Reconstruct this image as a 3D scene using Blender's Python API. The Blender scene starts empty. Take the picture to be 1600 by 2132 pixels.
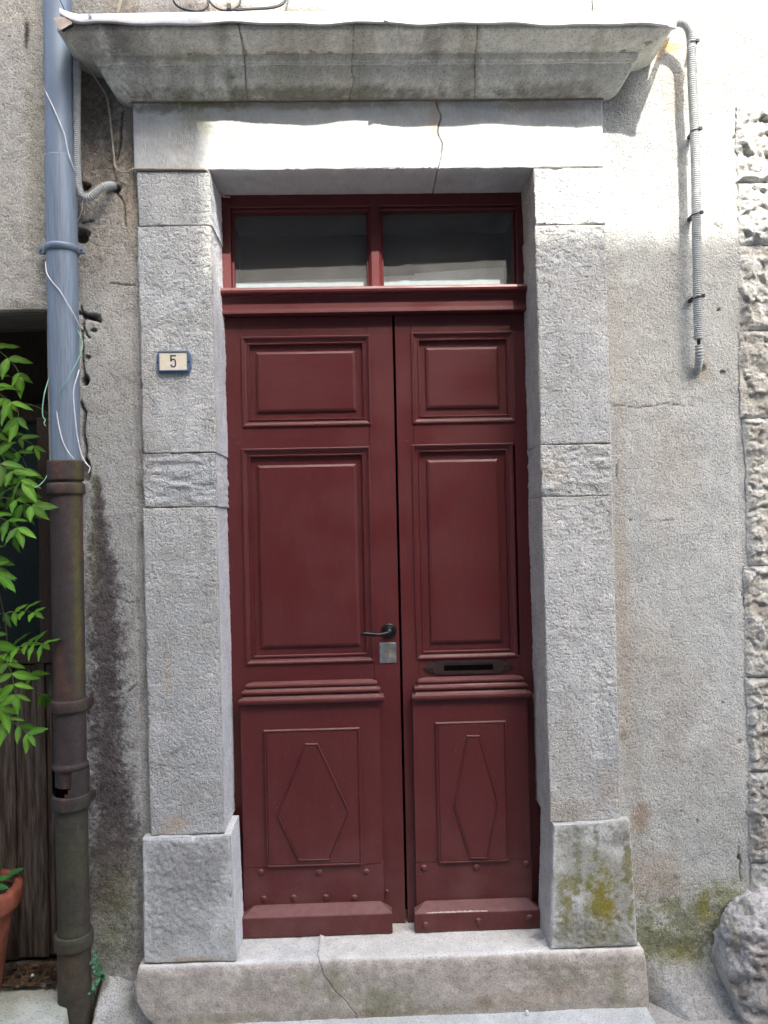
import bpy, bmesh, math, random
import numpy as np
from mathutils import Vector, Matrix
random.seed(5)
rng = np.random.default_rng(7)
SC = bpy.context.scene
COL = SC.collection

# ------------------------------------------------------------------ camera, world, sun, exposure
EYE, DIST, FPX, PW, PH = 1.56, 2.42, 1600.0, 1600, 2132      # eye height, distance to the facade (m), focal length in photo pixels
PITCH, YAW, ROLL = (math.radians(a) for a in (0.6447, 1.4843, 1.2629))
def _cam():
    cp, sp, cy, sy, cr, sr = math.cos(PITCH), math.sin(PITCH), math.cos(YAW), math.sin(YAW), math.cos(ROLL), math.sin(ROLL)
    return (np.array([[cy, 0, sy], [0, 1, 0], [-sy, 0, cy]]) @ np.array([[1, 0, 0], [0, cp, -sp], [0, sp, cp]])
            @ np.array([[cr, -sr, 0], [sr, cr, 0], [0, 0, 1]]))
CM = _cam()
cd = bpy.data.cameras.new('camera'); cam = bpy.data.objects.new('camera', cd); COL.objects.link(cam)
cd.sensor_fit = 'VERTICAL'; cd.sensor_height = 36.0; cd.lens = 36.0 * FPX / PH
cd.clip_start = 0.05; cd.clip_end = 500
tw = lambda c: Vector((c[0], c[2], -c[1]))
rt, up, bk = tw(CM[:, 0]), -tw(CM[:, 1]), -tw(CM[:, 2])
cam.matrix_world = Matrix(((rt[0], up[0], bk[0], 0), (rt[1], up[1], bk[1], -DIST), (rt[2], up[2], bk[2], EYE), (0, 0, 0, 1)))
SC.camera = cam

SUN = Vector((0.26, -1.0, 1.07)).normalized()
world = bpy.data.worlds.new('World'); SC.world = world; world.use_nodes = True
nt = world.node_tree; nt.nodes.clear()
sky = nt.nodes.new('ShaderNodeTexSky'); sky.sky_type = 'NISHITA'; sky.sun_disc = False
sky.sun_elevation = math.asin(SUN.z); sky.sun_rotation = math.atan2(SUN.x, SUN.y)
sky.air_density = 1.0; sky.dust_density = 7.0; sky.ozone_density = 2.6
bg = nt.nodes.new('ShaderNodeBackground'); bg.inputs['Strength'].default_value = 0.15
wo = nt.nodes.new('ShaderNodeOutputWorld')
nt.links.new(sky.outputs[0], bg.inputs[0]); nt.links.new(bg.outputs[0], wo.inputs[0])
sd = bpy.data.lights.new('sun', 'SUN'); sd.energy = 2.0; sd.angle = math.radians(0.55); sd.color = (1.0, 0.95, 0.88)
sun = bpy.data.objects.new('sun', sd); COL.objects.link(sun)
sun.rotation_euler = SUN.to_track_quat('Z', 'Y').to_euler(); sun.location = (2, -8, 9)
SC.view_settings.view_transform = 'Standard'; SC.view_settings.look = 'None'
SC.view_settings.gamma = 1.0; SC.view_settings.use_curve_mapping = False
SC.view_settings.exposure = 2.46
SC.render.engine = 'CYCLES'
SC.cycles.max_bounces = 8; SC.cycles.diffuse_bounces = 5; SC.cycles.transparent_max_bounces = 12
SC.cycles.use_denoising = True

# ------------------------------------------------------------------ helpers
def at(u, v, y=0.0):
    """World point of the spot seen at photo position (u, v) that lies at depth y behind the facade's front face."""
    d = CM @ np.array([(u - PW / 2) / FPX, (v - PH / 2) / FPX, 1.0]); d = d / d[2] * (DIST + y)
    return np.array([d[0], y, EYE - d[1]])
def Z(z): return EYE + z                        # heights below are measured from eye level

def _hash(i, j, k, seed):
    n = (i * 374761393 + j * 668265263 + k * 1440662683 + seed * 974634777) & 0xffffffff
    n = ((n ^ (n >> 13)) * 1274126177) & 0xffffffff
    n = ((n ^ (n >> 16)) * 2246822519) & 0xffffffff
    return ((n ^ (n >> 15)) & 0xffffff) / 16777215.0
def vnoise(P, seed=0):
    I = np.floor(P).astype(np.int64); F = P - I; F = F * F * (3 - 2 * F)
    i, j, k = I[..., 0], I[..., 1], I[..., 2]; x, y, z = F[..., 0], F[..., 1], F[..., 2]
    L = lambda a, b, t: a + (b - a) * t
    h = lambda a, b, c: _hash(i + a, j + b, k + c, seed)
    return L(L(L(h(0,0,0), h(1,0,0), x), L(h(0,1,0), h(1,1,0), x), y), L(L(h(0,0,1), h(1,0,1), x), L(h(0,1,1), h(1,1,1), x), y), z)
def fbm(P, scale, octv=4, seed=0, gain=0.5):
    """Fractal noise, about -1 to 1."""
    s = 0; a = 1; tot = 0; Q = P * scale
    for o in range(octv):
        s = s + a * (vnoise(Q, seed + o * 17) * 2 - 1); tot += a; a *= gain; Q = Q * 2.03 + 5.7
    return s / tot * 1.5
def facets(P, scale, seed, amp):
    """Split-faced stone: every cell of a jittered lattice is a small tilted facet."""
    Q = P * scale; I = np.floor(Q).astype(np.int64); best = np.full(Q.shape[:-1], 9.0); val = np.zeros(Q.shape[:-1])
    for a in (-1, 0, 1):
        for b in (-1, 0, 1):
            ci, ck = I[..., 0] + a, I[..., 2] + b; z0 = np.zeros_like(ci)
            fx = ci + _hash(ci, z0, ck, seed); fz = ck + _hash(ci, z0 + 1, ck, seed)
            dx, dz = Q[..., 0] - fx, Q[..., 2] - fz; d = dx * dx + dz * dz
            v = (_hash(ci, z0 + 2, ck, seed) - .5) * 1.3 + dx * (_hash(ci, z0 + 3, ck, seed) - .5) * 2.4 + dz * (_hash(ci, z0 + 4, ck, seed) - .5) * 2.4 + .5 * d
            m = d < best; best = np.where(m, d, best); val = np.where(m, v, val)
    return val * amp
def sm(a, b, x):
    t = np.clip((x - a) / (b - a), 0, 1); return t * t * (3 - 2 * t)
def seg_dist(X, Zc, pts):
    d = np.full(X.shape, 9.0)
    for (x0, z0), (x1, z1) in zip(pts[:-1], pts[1:]):
        dx, dz = x1 - x0, z1 - z0; t = np.clip(((X - x0) * dx + (Zc - z0) * dz) / (dx * dx + dz * dz + 1e-12), 0, 1)
        d = np.minimum(d, np.hypot(X - x0 - t * dx, Zc - z0 - t * dz))
    return d

def prop(o, label=None, cat=None, group=None, kind=None):
    for k, v in (('label', label), ('category', cat), ('group', group), ('kind', kind)):
        if v: o[k] = v
    return o
def thing(name, label, cat, loc, group=None, kind=None):
    o = bpy.data.objects.new(name, None); o.empty_display_size = .05; o.location = [float(c) for c in loc]; COL.objects.link(o)
    return prop(o, label, cat, group, kind)
def wloc(o):
    v = Vector((0, 0, 0))
    while o: v += o.location; o = o.parent
    return np.array(v)
def link(name, me, parent=None):
    o = bpy.data.objects.new(name, me); COL.objects.link(o)
    if parent: o.parent = parent
    return o
def mesh(name, V, F, mat, parent=None, smooth=False, col=None, origin=None):
    """One mesh object from world-space vertices."""
    V = np.asarray(V, float).reshape(-1, 3)
    off = wloc(parent) if parent else np.zeros(3)
    org = off if origin is None else np.asarray(origin, float)
    me = bpy.data.meshes.new(name)
    if isinstance(F, np.ndarray):
        n, k = F.shape
        me.vertices.add(len(V)); me.vertices.foreach_set('co', (V - org).astype(np.float32).ravel())
        me.loops.add(n * k); me.loops.foreach_set('vertex_index', F.astype(np.int32).ravel())
        me.polygons.add(n); me.polygons.foreach_set('loop_start', np.arange(0, n * k, k, dtype=np.int32))
        me.update(calc_edges=True)
    else:
        me.from_pydata([tuple(p) for p in V - org], [], F)
    me.polygons.foreach_set('use_smooth', np.full(len(me.polygons), smooth))
    if col is not None:
        a = me.color_attributes.new('Col', 'FLOAT_COLOR', 'POINT')
        c = np.ones((len(V), 4), np.float32); c[:, :3] = np.asarray(col).reshape(-1, 3); a.data.foreach_set('color', c.ravel())
    me.materials.append(mat); me.validate()
    o = link(name, me, parent); o.location = Vector(org - off) if origin is not None else Vector((0, 0, 0))
    if parent is None and origin is None: o.location = (0, 0, 0)
    return o
def gfaces(nv, nu, keep=None, flip=False):
    r = np.arange(nv - 1)[:, None] * nu + np.arange(nu - 1)[None, :]
    F = np.stack([r, r + 1, r + nu + 1, r + nu], -1)
    if flip: F = F[..., ::-1]
    return F[keep] if keep is not None else F.reshape(-1, 4)
def grid(name, P, mat, parent=None, col=None, keep=None, flip=False, smooth=True):
    nv, nu = P.shape[:2]
    return mesh(name, P.reshape(-1, 3), gfaces(nv, nu, keep, flip), mat, parent, smooth, None if col is None else col.reshape(-1, 3))
def bm_obj(name, bm, mat, parent=None, smooth=False):
    off = Vector(wloc(parent)) if parent else Vector((0, 0, 0))
    bmesh.ops.translate(bm, verts=bm.verts, vec=-off)
    bmesh.ops.recalc_face_normals(bm, faces=bm.faces)
    me = bpy.data.meshes.new(name); bm.to_mesh(me); bm.free(); me.materials.append(mat)
    me.polygons.foreach_set('use_smooth', np.full(len(me.polygons), smooth))
    return link(name, me, parent)
def add_box(bm, x0, x1, y0, y1, z0, z1, bev=0.0, seg=1):
    r = bmesh.ops.create_cube(bm, size=1.0); vs = r['verts']
    for v in vs: v.co = Vector(((x0 + x1) / 2 + v.co.x * (x1 - x0), (y0 + y1) / 2 + v.co.y * (y1 - y0), (z0 + z1) / 2 + v.co.z * (z1 - z0)))
    if bev: bmesh.ops.bevel(bm, geom=list({e for v in vs for e in v.link_edges}), offset=bev, segments=seg, affect='EDGES', profile=.5)
def box(name, x0, x1, y0, y1, z0, z1, mat, parent=None, bev=0.0, seg=1, smooth=False):
    bm = bmesh.new(); add_box(bm, x0, x1, y0, y1, z0, z1, bev, seg); return bm_obj(name, bm, mat, parent, smooth)
def catmull(pts, step):
    P = np.asarray(pts, float); P = np.vstack([2 * P[0] - P[1], P, 2 * P[-1] - P[-2]]); out = []
    for i in range(1, len(P) - 2):
        n = max(2, int(np.linalg.norm(P[i + 1] - P[i]) / step))
        for t in np.linspace(0, 1, n, endpoint=False):
            a, b, c, d = P[i - 1:i + 3]
            out.append(.5 * (2 * b + (c - a) * t + (2 * a - 5 * b + 4 * c - d) * t * t + (3 * b - a - 3 * c + d) * t ** 3))
    out.append(P[-2]); return np.array(out)
def tube_vf(path, rad, seg=8, caps=True):
    P = np.asarray(path, float); n = len(P); R = np.broadcast_to(rad, (n,)) if np.ndim(rad) < 1 else np.asarray(rad)
    T = np.gradient(P, axis=0); T /= np.linalg.norm(T, axis=1)[:, None] + 1e-12
    nrm = np.cross(T[0], [0.3, 1, .2]); nrm /= np.linalg.norm(nrm); V = []
    for i in range(n):
        nrm = nrm - T[i] * (nrm @ T[i]); nrm /= np.linalg.norm(nrm); b = np.cross(T[i], nrm)
        for k in range(seg):
            a = 2 * math.pi * k / seg; V.append(P[i] + R[i] * (math.cos(a) * nrm + math.sin(a) * b))
    F = [(i * seg + k, i * seg + (k + 1) % seg, (i + 1) * seg + (k + 1) % seg, (i + 1) * seg + k) for i in range(n - 1) for k in range(seg)]
    if caps: F += [tuple(range(seg))[::-1], tuple(range((n - 1) * seg, n * seg))]
    return V, F
def tube(name, path, rad, mat, parent=None, seg=8, smooth=True, caps=True):
    V, F = tube_vf(path, rad, seg, caps); return mesh(name, V, F, mat, parent, smooth)
def lathe_vf(c, prof, seg=40, a0=0.0, a1=2 * math.pi, cap=True):
    """prof: (radius, height) pairs turned about the vertical through c."""
    full = abs(a1 - a0 - 2 * math.pi) < 1e-6; m = seg if full else seg + 1
    V = [(c[0] + r * math.cos(a0 + (a1 - a0) * k / seg), c[1] + r * math.sin(a0 + (a1 - a0) * k / seg), z) for r, z in prof for k in range(m)]
    F = [(i * m + k, i * m + (k + 1) % m, (i + 1) * m + (k + 1) % m, (i + 1) * m + k) for i in range(len(prof) - 1) for k in range(m if full else m - 1)]
    return V, F
def lathe(name, c, prof, mat, parent=None, seg=40, smooth=True, col=None):
    V, F = lathe_vf(c, prof, seg); o = mesh(name, V, F, mat, parent, smooth); return o
def copy_of(o, parent, loc):
    c = o.copy(); COL.objects.link(c); c.parent = parent; c.location = loc; return c

# ------------------------------------------------------------------ materials
def mat(name, color=None, rough=.85, var=.25, vscale=40, speck=0.0, sscale=260, bump=.3, bscale=220, bdist=.003, spec=.3, metallic=0.0,
        attr=False, grain=None, pits=0.0, coat=0.0, trans=0.0, c2=None):
    m = bpy.data.materials.new(name); m.use_nodes = True; n = m.node_tree.nodes; l = m.node_tree.links
    b = n['Principled BSDF']; b.inputs['Roughness'].default_value = rough; b.inputs['Metallic'].default_value = metallic
    b.inputs['Specular IOR Level'].default_value = spec; b.inputs['Coat Weight'].default_value = coat
    geo = n.new('ShaderNodeNewGeometry'); pos = geo.outputs['Position']
    if grain:
        mp = n.new('ShaderNodeMapping'); mp.inputs['Scale'].default_value = grain; l.new(pos, mp.inputs['Vector']); pos = mp.outputs[0]
    def noise(s, d=4, r=.6):
        t = n.new('ShaderNodeTexNoise'); t.inputs['Scale'].default_value = s; t.inputs['Detail'].default_value = d; t.inputs['Roughness'].default_value = r
        l.new(pos, t.inputs['Vector']); return t.outputs['Fac']
    def remap(x, a, b2, lo, hi):
        t = n.new('ShaderNodeMapRange'); t.interpolation_type = 'SMOOTHSTEP'
        for k, v in zip(('From Min', 'From Max', 'To Min', 'To Max'), (a, b2, lo, hi)): t.inputs[k].default_value = v
        l.new(x, t.inputs['Value']); return t.outputs[0]
    def mul(c, f):
        t = n.new('ShaderNodeVectorMath'); t.operation = 'SCALE'; l.new(c, t.inputs[0]); l.new(f, t.inputs['Scale']); return t.outputs[0]
    if attr:
        a = n.new('ShaderNodeAttribute'); a.attribute_name = 'Col'; c = a.outputs['Color']
    else:
        r = n.new('ShaderNodeRGB'); r.outputs[0].default_value = (*color, 1); c = r.outputs[0]
        if c2:
            mx = n.new('ShaderNodeMix'); mx.data_type = 'RGBA'; l.new(remap(noise(vscale * .5, 5), .38, .62, 0, 1), mx.inputs[0])
            l.new(c, mx.inputs[6]); mx.inputs[7].default_value = (*c2, 1); c = mx.outputs[2]
    if var: c = mul(c, remap(noise(vscale, 5), .3, .7, 1 - var, 1 + var))
    h = noise(bscale, 5, .65)
    if speck:
        c = mul(c, remap(noise(sscale, 3, .6), .34, .5, 1 - speck, 1.0)); c = mul(c, remap(noise(sscale * .8, 2, .5), .55, .72, 1.0, 1 + speck * .35))
    l.new(c, b.inputs['Base Color'])
    if bump:
        if pits:
            pn = remap(noise(bscale * .55, 2, .5), .36, .5, -pits, 0); ad = n.new('ShaderNodeMath'); l.new(h, ad.inputs[0]); l.new(pn, ad.inputs[1]); h = ad.outputs[0]
        bp = n.new('ShaderNodeBump'); bp.inputs['Strength'].default_value = bump; bp.inputs['Distance'].default_value = bdist
        l.new(h, bp.inputs['Height']); l.new(bp.outputs[0], b.inputs['Normal'])
    if trans:
        tr = n.new('ShaderNodeBsdfTranslucent'); l.new(c, tr.inputs[0]); ms = n.new('ShaderNodeMixShader'); ms.inputs[0].default_value = trans
        l.new(b.outputs[0], ms.inputs[1]); l.new(tr.outputs[0], ms.inputs[2]); l.new(ms.outputs[0], n['Material Output'].inputs[0])
    return m
M_stone = mat('limestone', attr=True, var=.09, vscale=25, speck=.46, sscale=235, bump=.8, bscale=190, bdist=.005, pits=.8, rough=.9)
M_smooth = mat('smooth_limestone', attr=True, var=.09, vscale=20, speck=.34, sscale=180, bump=.35, bscale=200, bdist=.003, pits=.5, rough=.8)
M_render = mat('lime_render', attr=True, var=.08, vscale=18, speck=.50, sscale=235, bump=.55, bscale=220, bdist=.004, pits=.9, rough=.95)
M_rock = mat('split_rock', attr=True, var=.14, vscale=40, speck=.3, sscale=170, bump=.9, bscale=90, bdist=.008, rough=.95)
M_door = mat('maroon_paint', (.082, .0140, .0150), rough=.31, var=.07, vscale=9, bump=.10, bscale=30, bdist=.0018, spec=.36, grain=(6, 6, 1), speck=.06, sscale=260)
M_door_h = mat('maroon_paint_crossgrain', (.082, .0140, .0150), rough=.31, var=.07, vscale=9, bump=.10, bscale=30, bdist=.0018, spec=.36, grain=(1, 6, 6), speck=.06, sscale=260)
M_iron_paint = mat('painted_ironwork', (.032, .017, .016), rough=.5, var=.2, vscale=60, bump=.3, bscale=120, bdist=.002)
M_black = mat('black_iron', (.003, .003, .004), rough=.28, var=.2, spec=.32, bump=.15, bscale=150, bdist=.001)
M_lock = mat('galvanised_plate', (.30, .31, .31), rough=.5, var=.3, vscale=90, metallic=.55, c2=(.16, .17, .17), bump=.15)
M_brass = mat('worn_brass', (.42, .36, .24), rough=.45, metallic=.6, var=.2)
M_void = mat('dark_void', (.003, .003, .003), rough=1, var=0, bump=0, spec=0.0)
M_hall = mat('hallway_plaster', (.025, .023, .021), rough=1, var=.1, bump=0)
M_zinc = mat('weathered_zinc', (.165, .21, .265), rough=.55, var=.11, vscale=30, metallic=.25, grain=(5, 5, .25), bump=.12, bscale=60, bdist=.001, speck=.12, sscale=60, spec=.4)
M_zincs = mat('smooth_zinc', (.16, .205, .265), rough=.5, var=.08, vscale=12, metallic=.25, grain=(2, 2, .5), bump=.05, bscale=60, bdist=.001, spec=.4)
M_iron = mat('rusty_cast_iron', attr=True, rough=.7, var=.22, vscale=45, bump=.5, bscale=150, bdist=.003, speck=.25, sscale=160, spec=.4)
M_flash = mat('white_sheet_metal', (.60, .615, .635), rough=.45, var=.14, vscale=22, c2=(.44, .44, .44), bump=.1, bscale=60, bdist=.002, metallic=.15, speck=.08, sscale=90)
M_flap = mat('stained_sheet_metal', (.40, .37, .34), rough=.5, var=.25, vscale=60, c2=(.22, .17, .14), bump=.1)
M_conduit = mat('grey_plastic', (.33, .35, .345), rough=.55, var=.12, vscale=50, bump=.1, bscale=120, bdist=.001)
M_tie = mat('dark_cable_tie', (.02, .022, .03), rough=.5, var=.1, bump=0)
M_cream = mat('cream_cable_sheath', (.40, .355, .28), rough=.6, var=.2, vscale=40, bump=0)
M_white_w = mat('white_cable_sheath', (.62, .62, .62), rough=.6, var=.15, vscale=40, bump=0)
M_green_w = mat('green_cable_sheath', (.20, .42, .30), rough=.6, var=.2, vscale=40, bump=0)
M_blk_w = mat('black_cable_sheath', (.02, .022, .026), rough=.5, var=.1, bump=0)
M_blue = mat('blue_enamel', (.085, .135, .21), rough=.4, var=.12, vscale=80, bump=.1, bscale=200, bdist=.001)
M_ivory = mat('ivory_plastic', (.66, .61, .47), rough=.45, var=.05, vscale=60, bump=0)
M_digit = mat('slate_digit', (.055, .062, .075), rough=.5, var=.1, bump=0)
M_plank = mat('weathered_plank', (.085, .055, .040), rough=.85, var=.45, vscale=22, grain=(5, 5, .35), c2=(.115, .095, .080), bump=.5, bscale=50, bdist=.004, speck=.25, sscale=60)
M_beam = mat('dark_old_beam', (.15, .125, .10), rough=.9, var=.4, vscale=22, grain=(.35, 5, 5), bump=.6, bscale=50, bdist=.006)
M_post = mat('dark_brown_post', (.035, .022, .017), rough=.8, var=.3, grain=(5, 5, .4), bump=.3, bscale=50)
M_leaf = mat('wisteria_leaf', (.115, .27, .022), rough=.5, var=.25, vscale=14, bump=.25, bscale=90, bdist=.002, spec=.18, trans=.35, c2=(.055, .17, .015))
def leaf_random(m):
    n = m.node_tree.nodes; l = m.node_tree.links; b = n['Principled BSDF']; src = b.inputs['Base Color'].links[0].from_socket
    oi = n.new('ShaderNodeObjectInfo'); mr = n.new('ShaderNodeMapRange'); mr.inputs['To Min'].default_value = .45; mr.inputs['To Max'].default_value = 1.25; l.new(oi.outputs['Random'], mr.inputs['Value'])
    at_ = n.new('ShaderNodeAttribute'); at_.attribute_name = 'Col'; v = n.new('ShaderNodeVectorMath'); v.operation = 'SCALE'; l.new(src, v.inputs[0]); l.new(mr.outputs[0], v.inputs['Scale'])
    v2 = n.new('ShaderNodeVectorMath'); v2.operation = 'MULTIPLY'; l.new(v.outputs[0], v2.inputs[0]); l.new(at_.outputs['Color'], v2.inputs[1])
    for sk in [k.to_socket for k in src.links if k.to_node != v]: l.new(v2.outputs[0], sk)
leaf_random(M_leaf)
M_leaf2 = mat('bluish_weed_leaf', (.07, .20, .105), rough=.55, var=.25, vscale=60, bump=0, trans=.2)
M_leaf3 = mat('pot_plant_leaf', (.03, .12, .025), rough=.45, var=.25, vscale=30, bump=.2, bscale=90, bdist=.002, trans=.25)
M_twig = mat('brown_twig', (.07, .05, .03), rough=.8, var=.3, bump=.2)
M_stalk = mat('green_stalk', (.07, .12, .03), rough=.7, var=.2, bump=0)
M_pot = mat('terracotta', (.20, .055, .030), rough=.8, var=.18, vscale=25, bump=.25, bscale=120, bdist=.002, c2=(.22, .075, .045))
M_soil = mat('potting_soil', (.02, .015, .01), rough=1, var=.4, bump=.6, bscale=120, bdist=.006)
M_litter = mat('dry_leaf_litter', (.13, .085, .05), rough=.9, var=.5, vscale=60, bump=.2, c2=(.06, .04, .025))
M_pebble = mat('white_pebble', (.6, .6, .58), rough=.7, var=.1, bump=.1)
M_ground = mat('street_paving', (.34, .335, .32), rough=.95, var=.15, vscale=6, speck=.25, sscale=120, bump=.5, bscale=120, bdist=.006)
M_plaster = mat('facade_plaster', (.17, .16, .145), rough=.95, var=.1, vscale=3, bump=.2, bscale=40, bdist=.01)
M_tile = mat('roof_tile', (.30, .13, .08), rough=.9, var=.3, vscale=12, bump=.3)
M_shut = mat('grey_shutter', (.20, .24, .26), rough=.6, var=.1, bump=0)

def wear_paint(m):
    n = m.node_tree.nodes; l = m.node_tree.links; b = n['Principled BSDF']; src = b.inputs['Base Color'].links[0].from_socket
    geo = n.new('ShaderNodeNewGeometry'); sx = n.new('ShaderNodeSeparateXYZ'); l.new(geo.outputs['Position'], sx.inputs[0])
    def rng_(x, a, b2, lo, hi):
        t = n.new('ShaderNodeMapRange'); t.interpolation_type = 'SMOOTHSTEP'
        for k, v in zip(('From Min', 'From Max', 'To Min', 'To Max'), (a, b2, lo, hi)): t.inputs[k].default_value = v
        l.new(x, t.inputs['Value']); return t.outputs[0]
    def noise(s, d, sc=(1, 1, 1)):
        mp = n.new('ShaderNodeMapping'); mp.inputs['Scale'].default_value = sc; l.new(geo.outputs['Position'], mp.inputs[0])
        t = n.new('ShaderNodeTexNoise'); t.inputs['Scale'].default_value = s; t.inputs['Detail'].default_value = d; l.new(mp.outputs[0], t.inputs['Vector']); return t.outputs['Fac']
    def mix(c, f, col):
        mx = n.new('ShaderNodeMix'); mx.data_type = 'RGBA'; l.new(f, mx.inputs[0]); l.new(c, mx.inputs[6]); mx.inputs[7].default_value = (*col, 1); return mx.outputs[2]
    def mul(a, b2):
        t = n.new('ShaderNodeMath'); t.operation = 'MULTIPLY'; l.new(a, t.inputs[0]); l.new(b2, t.inputs[1]); return t.outputs[0]
    low = rng_(sx.outputs['Z'], .18, .75, .34, .03)
    c = mix(src, mul(low, rng_(noise(11, 6), .35, .7, .2, 1.0)), (.17, .085, .08))                      # street dust, thickest low down
    c = mix(c, rng_(noise(230, 2), .68, .75, 0, .55), (.26, .15, .13))                                    # tiny chips
    up_ = n.new('ShaderNodeSeparateXYZ'); l.new(geo.outputs['Normal'], up_.inputs[0])
    c = mix(c, mul(rng_(up_.outputs['Z'], .25, .9, 0, .6), rng_(noise(45, 4), .3, .65, .65, 1)), (.19, .105, .10))   # paler pink on upward-facing ledges
    l.new(c, b.inputs['Base Color'])
    r = rng_(noise(7, 5), .3, .7, .34, .56); l.new(r, b.inputs['Roughness'])
wear_paint(M_door); wear_paint(M_door_h)
def glass(name, dust, dcol, tint=(.9, .93, .92)):
    m = bpy.data.materials.new(name); m.use_nodes = True; n = m.node_tree.nodes; l = m.node_tree.links; n.clear()
    out = n.new('ShaderNodeOutputMaterial'); tr = n.new('ShaderNodeBsdfTransparent'); tr.inputs[0].default_value = (*tint, 1)
    df = n.new('ShaderNodeBsdfDiffuse'); df.inputs[0].default_value = (*dcol, 1); gl = n.new('ShaderNodeBsdfGlossy'); gl.inputs['Roughness'].default_value = .06
    geo = n.new('ShaderNodeNewGeometry'); no = n.new('ShaderNodeTexNoise'); no.inputs['Scale'].default_value = 14; no.inputs['Detail'].default_value = 6
    l.new(geo.outputs['Position'], no.inputs['Vector'])
    mr = n.new('ShaderNodeMapRange'); mr.inputs['From Min'].default_value = .3; mr.inputs['From Max'].default_value = .7
    mr.inputs['To Min'].default_value = dust * .8; mr.inputs['To Max'].default_value = dust * 1.2; l.new(no.outputs['Fac'], mr.inputs['Value'])
    m1 = n.new('ShaderNodeMixShader'); l.new(mr.outputs[0], m1.inputs[0]); l.new(tr.outputs[0], m1.inputs[1]); l.new(df.outputs[0], m1.inputs[2])
    fr = n.new('ShaderNodeFresnel'); fr.inputs['IOR'].default_value = 1.3; m2 = n.new('ShaderNodeMixShader')
    l.new(fr.outputs[0], m2.inputs[0]); l.new(m1.outputs[0], m2.inputs[1]); l.new(gl.outputs[0], m2.inputs[2]); l.new(m2.outputs[0], out.inputs[0])
    return m
M_glass = glass('dusty_pane', .24, (.25, .25, .24))
M_dglass = glass('dark_window_glass', .10, (.16, .24, .26), (.5, .6, .62))

# ------------------------------------------------------------------ stone colours and stains
C_STONE, C_WALL, C_WARM = np.array([.438, .455, .448]), np.array([.405, .410, .390]), np.array([.445, .450, .420])
MOSS, MOLD, BROWN, GREEN, DIRT_SHADE, PALE = (np.array(c) for c in ([.165, .155, .028], [.070, .060, .060], [.27, .205, .14], [.19, .20, .11], [.10, .085, .065], [.58, .57, .55]))
PXM = DIST / FPX
def stain(C, P, uv, r, color, k, seed=1, brk=.9, bs=30, y=0.0):
    """Blend a blotch with a broken outline, centred where the photo shows it on the wall."""
    c = at(uv[0], uv[1], y); rx, rz = r[0] * PXM, r[1] * PXM
    dx, dz = (P[..., 0] - c[0]) / rx, (P[..., 2] - c[2]) / rz
    near = (np.abs(dx) < 2.2) & (np.abs(dz) < 2.2)
    if not near.any(): return C
    Q = P[near]; d = np.sqrt(dx[near] ** 2 + dz[near] ** 2) + brk * (.45 * fbm(Q, bs, 4, seed) + .30 * fbm(Q, 150, 2, seed + 3))
    m = (k * (1 - sm(.25, 1.25, d)))[:, None]; C[near] = C[near] * (1 - m) + color * m; return C
def stain_line(C, P, pts, color, k, seed=1, brk=.9, bs=30, y=0.0):
    """A streak with a broken outline along (u, v, radius) points."""
    best = np.full(P.shape[:-1], 9.0); X, Zc = P[..., 0], P[..., 2]
    for (u0, v0, r0), (u1, v1, r1) in zip(pts[:-1], pts[1:]):
        a, b = at(u0, v0, y), at(u1, v1, y); dx, dz = b[0] - a[0], b[2] - a[2]
        t = np.clip(((X - a[0]) * dx + (Zc - a[2]) * dz) / (dx * dx + dz * dz), 0, 1)
        best = np.minimum(best, np.hypot(X - a[0] - t * dx, Zc - a[2] - t * dz) / ((r0 + (r1 - r0) * t) * PXM))
    near = best < 2.2; d = best[near] + brk * (.42 * fbm(P[near], bs, 4, seed) + .32 * fbm(P[near], 140, 2, seed + 3))
    m = (k * (1 - sm(.25, 1.3, d)))[:, None]; C[near] = C[near] * (1 - m) + color * m; return C
def base_col(P, c, seed, v=.09, warm=.5):
    n1 = fbm(P, 5, 4, seed)[..., None]; n2 = fbm(P, 28, 3, seed + 5)[..., None]; w = fbm(P, 2.5, 3, seed + 9)[..., None]
    return c * (1 + v * n1 + v * .6 * n2) * (1 + warm * w * np.array([.05, .0, -.07]))

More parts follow.
